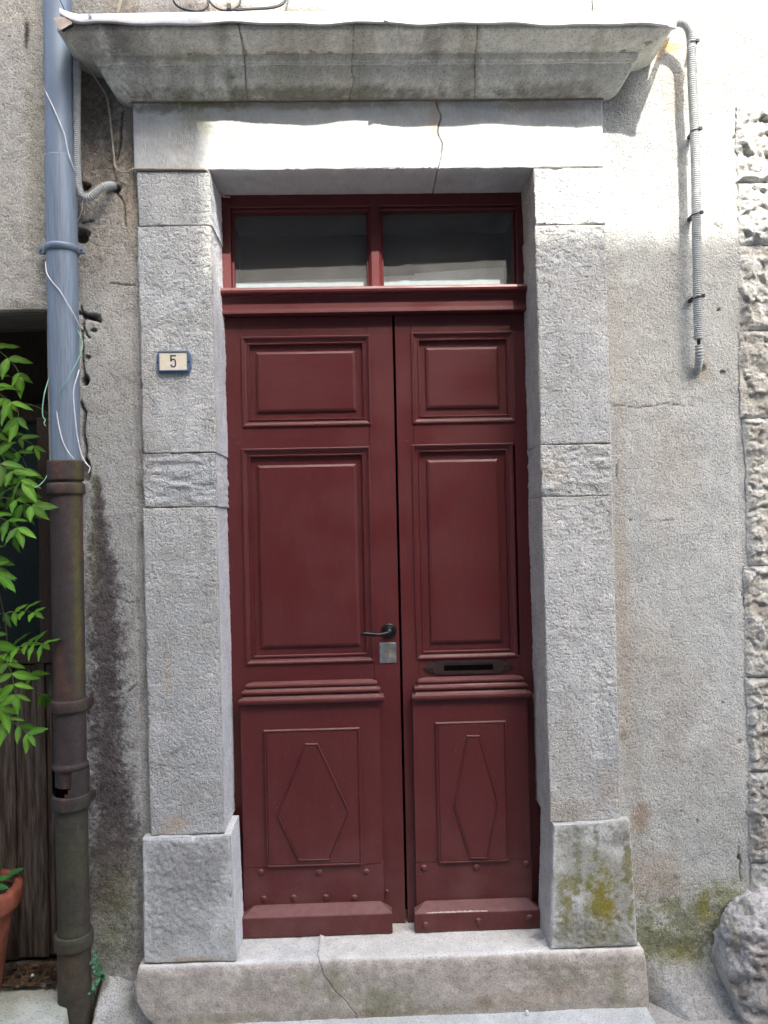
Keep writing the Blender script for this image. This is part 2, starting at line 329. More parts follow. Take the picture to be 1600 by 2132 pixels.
def stone(name, parent, xl, xr, zb, zt, y0=0.0, depth=.2, mat_=None, base=C_STONE, seed=0, step=.0042, rough=.0022, edge=.0032, chip=.010,
          paint=None, jag=.0004, relief=None, sides='LRBT', warm=.5, bed=0.0):
    """A dressed block: a fine grid over its front, wrapped round worn, chipped edges on to its sides.
    xl, xr, zb, zt: numbers or functions of the fraction along that edge."""
    f = lambda g: g if callable(g) else (lambda t, g=g: g + 0 * t)
    xl, xr, zb, zt = map(f, (xl, xr, zb, zt))
    w = float(xr(np.array(.5)) - xl(np.array(.5))); h = float(zt(np.array(.5)) - zb(np.array(.5)))
    sd_ = [.0015, .004, .008, .014, .022]; sd_ = [s for s in sd_ if s < depth] + list(np.linspace(.032, depth, max(2, int(depth / .014))) if depth > .04 else [depth])
    def axis(L, lo, hi):
        a = np.linspace(0, L, max(6, int(L / step)) + 1); e = np.array([.0015, .004]); a = np.unique(np.concatenate([a, e, L - e]))
        return np.concatenate([(-np.array(sd_))[::-1] if lo else [], a, L + np.array(sd_) if hi else []])
    A, B = axis(w, 'L' in sides, 'R' in sides), axis(h, 'B' in sides, 'T' in sides)
    a, b = np.meshgrid(A, B); da = np.maximum(np.maximum(-a, a - w), 0); db = np.maximum(np.maximum(-b, b - h), 0)
    s, t = np.clip(a / w, 0, 1), np.clip(b / h, 0, 1); dep = np.maximum(da, db)
    X = xl(t) * (1 - s) + xr(t) * s; Zz = zb(s) * (1 - t) + zt(s) * t; Y = y0 + dep
    P = np.stack([X, Y, Zz], -1); P0 = P.copy()
    e = np.minimum(np.minimum(s * w, (1 - s) * w), np.minimum(t * h, (1 - t) * h))        # distance to the nearest edge (front)
    er = edge * (1 + .8 * fbm(P, 16, 3, seed + 3)) + chip * sm(.45, .95, fbm(P, 22, 3, seed + 4)); er = np.clip(er, .0015, .04)
    fr = dep == 0
    k = np.clip((er - np.where(fr, e, 0)) / er, 0, 1); yo = np.where(fr, er * (1 - np.sqrt(np.clip(1 - k * k, 0, 1))), 0)
    ks = np.clip((er - dep) / er, 0, 1); ins = np.where(fr, 0, er * (1 - np.sqrt(np.clip(1 - ks * ks, 0, 1))))
    yo = np.where(fr, yo, np.clip(er - dep, 0, 1) * 0)
    n = rough * (.75 * fbm(P, 95, 3, seed + 1, .65) + .35 * fbm(P, 38, 2, seed + 11) + .9 * fbm(P, 8, 3, seed + 2))
    n = n * (.45 + 1.1 * sm(-.4, .5, fbm(P, 5, 3, seed + 13)))
    if bed: n = n + bed * fbm(P * np.array([1, 1, 4.5]), 14, 4, seed + 12, .6)
    if relief is not None: n = n + relief(P0, e)
    n = n * np.where(fr, sm(0, .012, e) * .8 + .2, 1)
    P[..., 1] += np.where(fr, yo + n, 0)
    sx = np.where(a < 0, 1, np.where(a > w, -1, 0)); sz = np.where(b < 0, 1, np.where(b > h, -1, 0))
    P[..., 0] += sx * (ins + n * .6) * ~fr; P[..., 2] += sz * (ins + n * .6) * ~fr
    jx = jag * fbm(P0 * np.array([.3, 1, 1]), 25, 3, seed + 7); P[..., 0] += jx * (np.abs(s - .5) > .46); 
    C = base_col(P0, base, seed + 20, warm=warm) * (.95 + .10 * ((seed * 37) % 11) / 11.0)
    pk = (sm(.1, .7, fbm(P0, 11, 4, seed + 31)) * .35)[..., None]; C = C * (1 - pk) + C * np.array([.74, .70, .62]) * pk
    pk = (sm(.25, .7, fbm(P0 * np.array([1, 1, .5]), 17, 4, seed + 32)) * .35)[..., None]; C = C * (1 - pk) + np.array([.60, .60, .58]) * pk
    if paint: C = paint(C, P0, e)
    keep = ~((np.minimum(da[:-1, :-1], da[1:, 1:]) + np.maximum(da[:-1, :-1], da[1:, 1:]) > 0) & (np.minimum(db[:-1, :-1], db[1:, 1:]) + np.maximum(db[:-1, :-1], db[1:, 1:]) > 0))
    return grid(name, P, mat_ or M_stone, parent, np.clip(C, .01, .9), keep)

def returned(name, prof, x0, x1, y0, mat_, parent, yb=None, returns=(True, True), smooth=False):
    """A moulding of profile (projection, height) run along x from x0 to x1 and mitred back to the wall at its ends."""
    yb = y0 if yb is None else yb; rows = []
    for p, z in prof:
        r = []
        if returns[0]: r.append((x0 - p, yb, z))
        r += [(x0 - (p if returns[0] else 0), y0 - p, z), (x1 + (p if returns[1] else 0), y0 - p, z)]
        if returns[1]: r.append((x1 + p, yb, z))
        rows.append(r)
    return grid(name, np.array(rows, float), mat_, parent, smooth=smooth)

def rings(name, poly, prof, mat_, parent, fill=True):
    """Nested outlines of a convex polygon [(x, z)] (counter-clockwise seen from the street): prof = (inset, y). Mouldings and raised fields."""
    Pn = np.asarray(poly, float); n = len(Pn); V = []
    for ins, y in prof:
        for i in range(n):
            a, b, c = Pn[i - 1], Pn[i], Pn[(i + 1) % n]
            d1 = (b - a) / np.linalg.norm(b - a); d2 = (c - b) / np.linalg.norm(c - b); n1 = np.array([-d1[1], d1[0]]); n2 = np.array([-d2[1], d2[0]])
            q = b + ins * (n1 + n2) / (1 + n1 @ n2); V.append((q[0], y, q[1]))
    F = [(r * n + i, r * n + (i + 1) % n, (r + 1) * n + (i + 1) % n, (r + 1) * n + i) for r in range(len(prof) - 1) for i in range(n)]
    if fill: F.append(tuple(range((len(prof) - 1) * n, len(prof) * n)))
    return mesh(name, V, F, mat_, parent)
def rect(x0, x1, z0, z1): return [(x0, z0), (x1, z0), (x1, z1), (x0, z1)]

# ================================================================== SETTING: street and ground
def make_ground():
    xs = np.concatenate([np.linspace(-60, -2.2, 30), np.linspace(-2, 2.2, 140), np.linspace(2.4, 60, 30)]); ys = np.concatenate([np.linspace(-60, -1.2, 40), np.linspace(-1.1, .06, 40)])
    X, Y = np.meshgrid(xs, ys); P = np.stack([X, Y, 0 * X], -1); P[..., 2] = .006 * fbm(P, 7, 4, 3) * (np.abs(X) < 3) + .02
    return prop(grid('street', P, M_ground), kind='structure')
make_ground()

# ================================================================== the rendered house wall
LEFT_CRACKS = [([(168, 640), (178, 690), (186, 705)], 3, .012), ([(162, 652), (188, 660), (208, 668)], 5, .02), ([(172, 690), (176, 760), (180, 800)], 3, .012),
               ([(172, 840), (178, 862), (175, 905), (182, 960)], 4, .016), ([(254, 232), (250, 300), (243, 330)], 3, .01), ([(215, 155), (245, 190), (262, 215)], 3, .01),
               ([(243, 395), (258, 430), (262, 470)], 2.5, .007), ([(230, 590), (285, 594)], 2, .004), ([(188, 60), (190, 66)], 2, .003), ([(170, 466), (195, 462)], 2.5, .007),
               ([(268, 1440), (285, 1425)], 2, .004), ([(225, 1240), (280, 1255)], 1.8, .003)]
LEFT_HOLES = [((178, 388), (10, 9), .03), ((170, 490), (20, 16), .035), ((178, 795), (9, 12), .02), ((188, 660), (20, 8), .015), ((180, 980), (10, 24), .02),
              ((88, 440), (9, 6), .02), ((184, 745), (6, 5), .008), ((196, 688), (8, 6), .01), ((242, 393), (9, 7), .02)]
RIGHT_CRACKS = [([(1522, 292), (1535, 288), (1548, 272), (1580, 240)], 2.5, .008), ([(1275, 845), (1330, 850), (1380, 842), (1440, 846)], 1.6, .003), ([(1540, 1232), (1546, 1268)], 1.5, .004),
                ([(1484, 470), (1498, 478)], 2, .005), ([(1279, 970), (1282, 1000)], 2, .005), ([(1535, 1760), (1537, 1800), (1540, 1830)], 2.5, .006), ([(1330, 1085), (1400, 1082)], 1.4, .002)]
RIGHT_HOLES = [((1492, 648), (3.5, 3.5), .012), ((1310, 1083), (3, 3), .006), ((1413, 1685), (3, 3), .006), ((1447, 1705), (3, 6), .006), ((1452, 770), (14, 11), .012), ((1500, 778), (7, 5), .005),
               ((1534, 1783), (3.5, 6), .01), ((1500, 1460), (4, 4), .005), ((1535, 1540), (4, 7), .004)]
def wall_left_y(X, Zz):
    return .034 + 0 * X
def dent(P, cracks, holes, C):
    X, Zz = P[..., 0].copy(), P[..., 2].copy()
    wob = .004 * fbm(P, 40, 3, 77)
    for pts, w, d in cracks:
        q = [tuple(at(u, v, .03)[[0, 2]]) for u, v in pts]; bx = [p[0] for p in q]; bz = [p[1] for p in q]
        m = (X > min(bx) - .04) & (X < max(bx) + .04) & (Zz > min(bz) - .04) & (Zz < max(bz) + .04)
        if not m.any(): continue
        k = np.exp(-(seg_dist(X[m] + wob[m], Zz[m] + wob[m], q) / (w * PXM * .75)) ** 2); P[..., 1][m] += d * k; C[m] = C[m] * (1 - .75 * k[:, None]) + DIRT_SHADE * .5 * .75 * k[:, None]  # cracks darkened in the colour, standing in for their shade
    for (u, v), (ru, rv), d in holes:
        c = at(u, v, .03); r = np.sqrt(((X - c[0]) / (ru * PXM)) ** 2 + ((Zz - c[2]) / (rv * PXM)) ** 2) + .35 * fbm(P, 45, 3, 78)
        k = 1 - sm(.5, 1.1, r); P[..., 1] += d * k; C[:] = C * (1 - .7 * k[..., None]) + DIRT_SHADE * .7 * .7 * k[..., None]  # holes get the same painted shade
def wall_sheet(name, x0, x1, z0, z1, step, yfun, colfun, parent, cracks=(), holes=(), amp=.003, trim=None):
    X, Zz = np.meshgrid(np.linspace(x0, x1, int((x1 - x0) / step) + 1), np.linspace(z0, z1, int((z1 - z0) / step) + 1))
    P = np.stack([X, 0 * X, Zz], -1); P[..., 1] = yfun(X, Zz)
    C = base_col(P, C_WALL, 40, .10); C = colfun(C, P)
    P[..., 1] += amp * (fbm(P, 4, 4, 50) + .45 * fbm(P, 50, 3, 51))
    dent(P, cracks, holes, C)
    keep = None
    if trim is not None: keep = trim((X[:-1, :-1] + X[1:, 1:]) / 2, (Zz[:-1, :-1] + Zz[1:, 1:]) / 2)
    return grid(name, P, M_render, parent, np.clip(C, .01, .9), keep)
house = thing('rendered_wall', 'pale lime rendered house wall around the stone framed maroon double door', 'wall', (0, .03, 0), kind='thing')
XJ0, XJ1 = -.66, .77
def left_y(X, Zz):
    P = np.stack([X, 0 * X, Zz], -1)
    # smeared mortar filling along the jamb: a shallow channel between the render coat and the stone, partly filled
    edge = at(283, 1000, 0)[0] - .012 + .006 * fbm(P, 9, 3, 60) + .010 * (Zz - EYE)*.0
    ch = sm(edge - .002, edge + .004, X) * (1 - sm(Z(.60), Z(.63), Zz + .05 * fbm(P, 6, 2, 61)))
    up_ = sm(Z(.50), Z(1.0), Zz)
    return .022 + .005 * ch * (.6 + .5 * fbm(P, 20, 3, 62)) + .012 * up_ + .008 * fbm(P, 6, 4, 64) * sm(Z(.35), Z(.7), Zz) + .006 * sm(Z(-.4), Z(-1.2), Zz) * fbm(P, 14, 4, 63)
def left_c(C, P):
    zf = P[..., 2][..., None]; xf = P[..., 0][..., None]
    C[:] = C * np.array([.84, .85, .85])
    k = sm(Z(.62), Z(.95), zf) * .8 * (.7 + .3 * fbm(P, 7, 3, 71)[..., None]); C[:] = C * (1 - k) + np.array([.25, .22, .175]) * k      # old brown render under the hood
    C = stain(C, P, (185, 250), (75, 210), np.array([.15, .115, .085]), .6, 11, .8, 16); C = stain(C, P, (255, 270), (30, 130), np.array([.36, .31, .25]), .6, 12)
    C = stain(C, P, (250, 560), (45, 170), np.array([.40, .385, .355]), .7, 13); C = stain(C, P, (262, 420), (16, 80), np.array([.36, .30, .22]), .5, 13)
    C = stain_line(C, P, [(198, 1000, 10), (202, 1080, 20), (210, 1180, 38), (216, 1330, 46), (214, 1480, 46), (220, 1600, 54), (230, 1700, 62), (226, 1790, 58), (212, 1870, 46)], MOLD, .97, 14, .85, 30)   # black mould beside the pipe
    C = stain_line(C, P, [(250, 1640, 16), (258, 1720, 16), (255, 1790, 12)], MOLD, .5, 141, 1.0, 40)
    n = fbm(P, 90, 3, 72)[..., None]; low = sm(Z(-.85), Z(-1.2), zf); C[:] = C * (1 - low * .55) + np.array([.17, .155, .115]) * low * .55
    C[:] = C * (1 + .35 * n * (np.linalg.norm(C, axis=-1, keepdims=True) < .5))
    for uv, r, kk in (((192, 1150), (7, 120), .5), ((196, 1010), (7, 40), .5), ((230, 1950), (40, 80), .55), ((245, 1870), (35, 60), .4)): C = stain(C, P, uv, r, GREEN * .75, kk, 15, 1.0, 50)
    e = at(283, 1000, 0)[0] - .012 + .006 * fbm(P, 9, 3, 60)
    ch = (sm(e - .002, e + .004, P[..., 0]) * (1 - sm(Z(.58), Z(.63), P[..., 2])))[..., None]
    gap = sm(.0, .7, fbm(P, 16, 4, 73))[..., None]
    C[:] = C * (1 - ch) + (np.array([.34, .34, .325]) * (1 - gap) + np.array([.22, .205, .17]) * gap) * ch
    edge_l = at(240, 2080, 0); C = stain(C, P, (250, 2090), (45, 70), np.array([.42, .43, .42]), .9, 16)
    return C
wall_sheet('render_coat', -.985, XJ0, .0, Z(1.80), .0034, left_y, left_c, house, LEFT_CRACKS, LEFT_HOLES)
def right_y(X, Zz):
    P = np.stack([X, 0 * X, Zz], -1); foot = sm(Z(-1.38), Z(-1.56), Zz)
    foot = foot * sm(.835, .96, X)
    return .014 - .12 * foot ** 1.3 + .004 * fbm(P, 3, 3, 65) + .008 * sm(Z(-1.0), Z(-1.3), Zz) * fbm(P, 12, 4, 66)
def right_c(C, P):
    C[:] = C * np.array([.965, .985, .975]); zf = P[..., 2][..., None]
    k = (sm(-.1, .7, fbm(P, 2.6, 3, 74)) * .35)[..., None]; C[:] = C * (1 - k) + np.array([.36, .325, .275]) * k
    for pts, kk in (([(1340, 1088, 5), (1400, 1062, 14), (1440, 1050, 8)], .5), ([(1300, 846, 5), (1440, 850, 8), (1530, 880, 20)], .35), ([(1425, 920, 5), (1480, 990, 10), (1500, 1010, 6)], .35), ([(1500, 1420, 26), (1470, 1500, 40), (1440, 1560, 20)], .4), ([(1530, 900, 10), (1545, 1300, 12), (1555, 1700, 12)], .35), ([(1262, 520, 3), (1274, 930, 3), (1300, 1690, 4)], .5)):
        C = stain_line(C, P, pts, np.array([.53, .535, .52]), kk, 171, .8, 24)
    for pts, kk in (([(1290, 860, 16), (1300, 1200, 22), (1315, 1500, 22), (1330, 1660, 14)], .4), ([(1400, 880, 40), (1420, 1000, 60), (1380, 1120, 50)], .22), ([(1360, 1350, 40), (1440, 1420, 60), (1400, 1560, 50)], .3), ([(1420, 560, 60), (1340, 640, 50)], .2)):
        C = stain_line(C, P, pts, np.array([.34, .315, .27]), kk, 172, .9, 18)
    for uv, r, c, kk in (((1335, 1705), (26, 42), BROWN, .75), ((1300, 1532), (13, 13), BROWN, .8), ((1375, 1830), (70, 75), BROWN * 1.2, .5), ((1310, 1860), (30, 60), BROWN * 1.15, .45),
                         ((1380, 960), (90, 130), np.array([.35, .31, .26]), .35), ((1300, 1300), (18, 330), np.array([.35, .31, .25]), .5), ((1330, 1380), (90, 110), np.array([.35, .32, .28]), .4),
                         ((1290, 700), (20, 200), np.array([.37, .34, .29]), .35), ((1440, 180), (80, 60), np.array([.33, .29, .22]), .45), ((1465, 770), (30, 30), BROWN * 1.2, .35),
                         ((1398, 92), (30, 16), np.array([.42, .28, .10]), .75), ((1375, 110), (6, 14), np.array([.42, .28, .10]), .7), ((1285, 170), (40, 80), np.array([.16, .13, .10]), .55)):
        C = stain(C, P, uv, r, c, kk, 17)
    for uv, r, c, kk in (((1350, 1960), (60, 90), GREEN, .7), ((1440, 1930), (110, 90), GREEN * .9, .85), ((1400, 2000), (90, 60), GREEN * 1.05, .7), ((1520, 1880), (60, 50), GREEN * 1.1, .85), ((1470, 1890), (18, 45), MOSS * 1.1, .7), ((1440, 2010), (50, 40), MOSS * 1.2, .45)):
        C = stain(C, P, uv, r, c, kk, 18, 1.1, 22)
    f = sm(Z(-1.41), Z(-1.47), zf + .03 * fbm(P, 9, 3, 75)[..., None]); C[:] = C * (1 - f) + np.array([.31, .315, .30]) * f
    low = sm(Z(-1.1), Z(-1.3), zf); C[:] = C * (1 + .30 * low * fbm(P, 110, 3, 76)[..., None])
    return C
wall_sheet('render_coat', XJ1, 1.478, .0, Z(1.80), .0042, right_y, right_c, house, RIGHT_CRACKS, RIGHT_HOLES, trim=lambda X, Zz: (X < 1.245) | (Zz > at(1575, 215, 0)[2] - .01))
def top_c(C, P):
    for uv, r, c, kk in (((420, 10), (330, 25), np.array([.26, .235, .19]), .55), ((440, 8), (90, 16), np.array([.12, .10, .08]), .6), ((640, 8), (60, 12), np.array([.2, .18, .15]), .7)): C = stain(C, P, uv, r, c, kk, 19)
    return C
wall_sheet('render_coat', XJ0 - .02, XJ1 + .03, Z(1.30), Z(1.80), .006, lambda X, Zz: .03 + 0 * X - .012 * sm(.3, .75, X), top_c, house)
def body():
    bm = bmesh.new()
    add_box(bm, -9, -1.42, .30, .6, 0, 7.2); add_box(bm, -1.418, -.470, .30, .6, 0, 7.2); add_box(bm, .585, 9, .30, .6, 0, 7.2); add_box(bm, -.468, .583, .30, .6, Z(1.13), 7.2)
    add_box(bm, 1.48, 9, .012, .298, 0, 7.2); add_box(bm, -1.45, 1.478, .03, .298, Z(1.805), 7.2); add_box(bm, -9, -1.452, .02, .298, 0, 7.2)
    add_box(bm, -9, 9, .62, 7, 6.9, 7.2); add_box(bm, -9, 9, 6.7, 7, 0, 6.88)
    return bm_obj('wall_body', bm, M_plaster, house)
body()
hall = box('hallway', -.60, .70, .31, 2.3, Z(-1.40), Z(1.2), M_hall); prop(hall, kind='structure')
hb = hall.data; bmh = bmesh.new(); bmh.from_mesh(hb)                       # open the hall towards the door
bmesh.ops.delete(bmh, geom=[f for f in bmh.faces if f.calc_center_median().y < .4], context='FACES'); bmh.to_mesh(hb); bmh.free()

# ================================================================== stone surround of the doorway
sur = thing('stone_door_surround', 'pale dressed stone jambs and lintel framing the maroon double door', 'door surround', (.05, 0, Z(-1.35)), kind='thing')
def lin(a, b): return lambda t: a + (b - a) * t
def wav(a, b, seed, amp=.0012): return lambda t: a + (b - a) * t + amp * fbm(np.stack([np.asarray(t, float) * 3, np.asarray(t) * 0 + seed * 3.1, np.asarray(t) * 0], -1), 3, 3, seed)
crack_uv = [(913, 352), (918, 330), (921, 300), (912, 285), (914, 262), (919, 245), (914, 235), (908, 214)]
cq = np.array([at(u, v, 0)[[0, 2]] for u, v in crack_uv]); ctv = (cq[:, 1] - cq[0, 1]) / (cq[-1, 1] - cq[0, 1])
crack = lambda off: (lambda t: np.interp(t, ctv, cq[:, 0]) + off + .002 * fbm(np.stack([np.asarray(t) * 0, np.asarray(t) * 0, np.asarray(t, float) * 2], -1), 9, 3, 4))
def p_lintel(C, P, e):
    C[:] = C * 1.06
    for uv, r, c, kk in (((400, 240), (40, 45), GREEN * 1.3, .5), ((330, 225), (90, 14), DIRT_SHADE, .6), ((440, 218), (90, 9), np.array([.16, .18, .06]), .8), ((640, 220), (300, 10), BROWN, .6),
                         ((1130, 222), (140, 14), BROWN * 1.05, .6), ((905, 262), (14, 60), BROWN * 1.3, .6), ((880, 250), (25, 40), PALE * .95, .4), ((770, 300), (60, 40), PALE, .3)): C = stain(C, P, uv, r, c, kk, 21)
    ud = sm(.0, .06, P[..., 1])[..., None] * .55; C[:] = C * (1 - ud * .35)                                        # soffit shade painted in: darker behind the front face
    return C
M_tool = mat('tooled_limestone', attr=True, var=.06, vscale=25, speck=.3, sscale=200, bump=.5, bscale=60, bdist=.004, grain=(5.5, 1, 1.2), rough=.88)
xo, xi, yo_, yi_ = -.690, -.461, .789, .5645
def blk(*a, **k): return stone('stone_block', sur, *a, **k)
def jag_top(s): return Z(1.3305) + .003 * fbm(np.stack([np.asarray(s, float) * 8, np.asarray(s) * 0, np.asarray(s) * 0], -1), 1.3, 3, 8) * (1 - sm(.0, .2, np.asarray(s)) * 0)
o = stone('lintel_stone', sur, lin(-.699, -.7005), crack(-.0012), lin(Z(1.1165), Z(1.1140)), jag_top, 0, .2, M_tool, C_STONE, 101, .0045, .0012, .004, .006, p_lintel)
o = stone('lintel_stone', sur, crack(.0012), lin(.788, .790), lin(Z(1.1140), Z(1.1140)), jag_top, 0.002, .2, M_tool, C_STONE, 102, .0045, .0012, .004, .006, p_lintel)
def p_jamb(C, P, e):
    for uv, r, c, kk in (((1290, 1650), (60, 60), BROWN * 1.35, .35), ((1180, 1690), (70, 40), BROWN * 1.3, .4), ((360, 1715), (40, 25), BROWN * 1.5, .6), ((310, 900), (14, 200), np.array([.36, .33, .28]), .4),
                         ((1145, 597), (5, 9), BROWN, .8), ((1150, 980), (40, 40), np.array([.50, .45, .36]), .4), ((350, 1400), (12, 60), np.array([.45, .38, .28]), .5), ((1190, 1600), (50, 120), np.array([.40, .37, .31]), .35)): C = stain(C, P, uv, r, c, kk, 22)
    j = (1 - sm(0, .006, e))[..., None] * .35; C[:] = C * (1 - j) + np.array([.42, .35, .27]) * j * (P[..., 1:2] < .01) + C * j * (P[..., 1:2] >= .01)
    # inner reveals with light from the right painted in: left pale, right dark
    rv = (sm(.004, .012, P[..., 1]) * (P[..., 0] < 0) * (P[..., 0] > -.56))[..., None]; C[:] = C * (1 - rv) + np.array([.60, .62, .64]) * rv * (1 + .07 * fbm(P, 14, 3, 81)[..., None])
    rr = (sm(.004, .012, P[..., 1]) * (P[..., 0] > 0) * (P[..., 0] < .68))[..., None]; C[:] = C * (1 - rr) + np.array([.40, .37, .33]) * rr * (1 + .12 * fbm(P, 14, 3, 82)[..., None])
    return C
pits = lambda P, e: .0020 * np.abs(fbm(P, 60, 3, 91)) - .001
for (zt_, zb_, sd2, kw) in ((1.1125, .9412, 1, dict(rough=.0014, bed=.001)), (.9405, .2262, 2, dict(relief=pits)), (.2248, .0562, 3, dict(rough=.0035, bed=.0045)), (.0552, -.9640, 4, dict(relief=pits, rough=.003))):
    top_x = lambda z: xo + .003 * (Z(z) - EYE)
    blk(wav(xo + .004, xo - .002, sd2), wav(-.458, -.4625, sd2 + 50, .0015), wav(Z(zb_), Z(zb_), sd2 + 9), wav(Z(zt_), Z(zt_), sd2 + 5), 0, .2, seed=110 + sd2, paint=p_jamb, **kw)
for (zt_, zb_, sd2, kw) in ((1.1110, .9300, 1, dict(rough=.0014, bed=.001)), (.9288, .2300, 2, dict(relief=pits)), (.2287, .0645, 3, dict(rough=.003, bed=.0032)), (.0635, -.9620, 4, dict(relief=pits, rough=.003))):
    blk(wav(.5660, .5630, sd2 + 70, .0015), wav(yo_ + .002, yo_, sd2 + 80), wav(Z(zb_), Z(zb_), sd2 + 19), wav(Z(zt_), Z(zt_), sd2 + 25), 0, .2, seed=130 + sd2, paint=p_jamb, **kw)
def p_base_l(C, P, e):
    k = (sm(-.55, .25, fbm(P * np.array([1, 1, .5]), 9, 4, 83)) * sm(.006, .03, e) * (P[..., 1] < .0) * .6)[..., None]; C[:] = C * 1.06 * (1 - k) + np.array([.275, .28, .27]) * k
    C = stain(C, P, (400, 1800), (80, 60), np.array([.25, .255, .25]), .6, 23); C = stain(C, P, (390, 1995), (90, 12), BROWN * 1.4, .7, 24)
    rv = (sm(-.008, .004, P[..., 1]) * (P[..., 0] > -.5))[..., None]; C[:] = C * (1 - rv) + np.array([.60, .62, .63]) * rv * (1 + .07 * fbm(P, 14, 3, 84)[..., None])  # inner reveal painted pale, as if catching light from the right
    return C
def p_base_r(C, P, e):
    k = (sm(-.6, .3, fbm(P, 11, 4, 85)) * sm(.004, .02, e) * (P[..., 1] < .0) * .85)[..., None]; C[:] = C * (1 - k) + np.array([.27, .275, .245]) * k
    for uv, r, c, kk in (((1250, 1865), (34, 75), MOSS, .95), ((1255, 1890), (20, 50), MOSS * np.array([1.25, 1.1, 1]), .8), ((1185, 1840), (30, 30), MOSS * .95, .75), ((1305, 1800), (14, 90), MOSS * .9, .75),
                         ((1312, 1890), (9, 30), MOSS, .8), ((1178, 1890), (16, 40), MOSS, .7), ((1200, 1780), (10, 60), GREEN * .8, .7), ((1240, 1750), (8, 50), GREEN * .8, .6), ((1290, 1740), (50, 22), np.array([.15, .15, .13]), .7),
                         ((1240, 1940), (90, 40), np.array([.20, .20, .15]), .6), ((1160, 1850), (12, 120), GREEN, .45)): C = stain(C, P, uv, r, c, kk, 25, 1.5, 60)
    rv = (sm(-.006, .004, P[..., 1]) * (P[..., 0] < .62))[..., None] * (.75 + .25 * sm(Z(-1.25), Z(-1.1), P[..., 2:3])); C[:] = C * (1 - rv) + np.array([.37, .355, .32]) * rv  # inner reveal painted darker, as if turned from the light
    return C
o = stone('base_block', sur, wav(-.709, -.706, 5), lin(-.427, -.437), wav(Z(-1.3475), Z(-1.352), 6), wav(Z(-.9655), Z(-.9675), 7), -.018, .172, M_smooth, C_STONE, 150, .0042, .0026, .0048, .014, p_base_l)
o = stone('base_block', sur, lin(.552, .572), wav(.827, .813, 8), wav(Z(-1.3515), Z(-1.3475), 9), wav(Z(-.9645), Z(-.9565), 10), -.018, .172, M_smooth, C_STONE, 151, .0042, .0028, .0055, .016, p_base_r)
bm = bmesh.new()                                                            # mortar bed behind the joints
add_box(bm, -.680, -.474, .012, .197, Z(-1.34), Z(1.118)); add_box(bm, .580, .780, .012, .197, Z(-1.34), Z(1.118)); add_box(bm, -.69, .78, .012, .19, Z(1.13), Z(1.32))
M_mortar = mat('lime_mortar', (.33, .28, .22), rough=1, var=.2, bump=.4)
bm_obj('mortar_joint', bm, M_mortar, sur)

# ================================================================== projecting stone hood
hood = thing('stone_hood', 'projecting moulded stone hood over the door, streaked with algae', 'door hood', (.05, 0, Z(1.33)), kind='thing')
hp = []
for t in np.linspace(0, 1, 16): hp.append((.004 + .069 * math.sin(t * math.pi / 2 * .92) / math.sin(math.pi / 2 * .92), 1.3335 + .0670 * (1 - math.cos(t * math.pi / 2 * .92)) / (1 - math.cos(math.pi / 2 * .92))))
hp += [(.0732, 1.4008), (.0735, 1.4010), (.0800, 1.4012), (.0803, 1.4014), (.0808, 1.4050), (.0810, 1.4052), (.0855, 1.4075), (.0857, 1.4078), (.0880, 1.4160), (.0890, 1.4252), (.0892, 1.4255), (.0975, 1.4259), (.0978, 1.4262)]
for t in np.linspace(.06, 1, 12): hp.append((.0978 + .0672 * t, 1.4262 + .025 * t ** 1.6))
hp += [(.166, 1.453), (.166, 1.462), (.166, 1.472), (.155, 1.478), (.03, 1.481)]
hp = np.array(hp)
HX0, HX1 = -.701, .789
def p_hood(C, P, front=True):
    C[:] = C * np.array([1.50, 1.46, 1.36])
    st = fbm(P * np.array([1, .12, .12]), 11, 4, 86)[..., None]; k = sm(.1, .7, st) * .38; C[:] = C * (1 - k) + np.array([.22, .205, .13]) * k     # runs of algae
    st2 = fbm(P * np.array([1, .15, .15]), 19, 3, 87)[..., None]; k = sm(.25, .8, st2) * .28; C[:] = C * (1 - k) + np.array([.27, .20, .12]) * k
    for uv, r, c, kk, y in (((245, 85), (30, 18), np.array([.15, .12, .10]), .65, -.13), ((232, 70), (14, 22), np.array([.15, .12, .10]), .6, -.13), ((465, 78), (14, 28), np.array([.17, .16, .11]), .6, -.13), ((905, 85), (30, 26), np.array([.20, .18, .15]), .55, -.13),
                            ((478, 175), (10, 28), np.array([.15, .19, .06]), .6, -.05), ((640, 205), (420, 9), np.array([.12, .11, .07]), .7, 0), ((1150, 200), (120, 12), np.array([.16, .13, .10]), .6, 0), ((400, 120), (70, 8), np.array([.28, .25, .10]), .5, -.09),
                            ((280, 100), (50, 90), np.array([.26, .245, .21]), .6, -.1), ((180, 110), (50, 90), np.array([.20, .18, .15]), .6, -.1)): C = stain(C, P, uv, r, c, kk, 26, 1.0, 40, y)
    n = fbm(P, 120, 3, 88)[..., None]; C[:] = C * (1 + .18 * n); return C
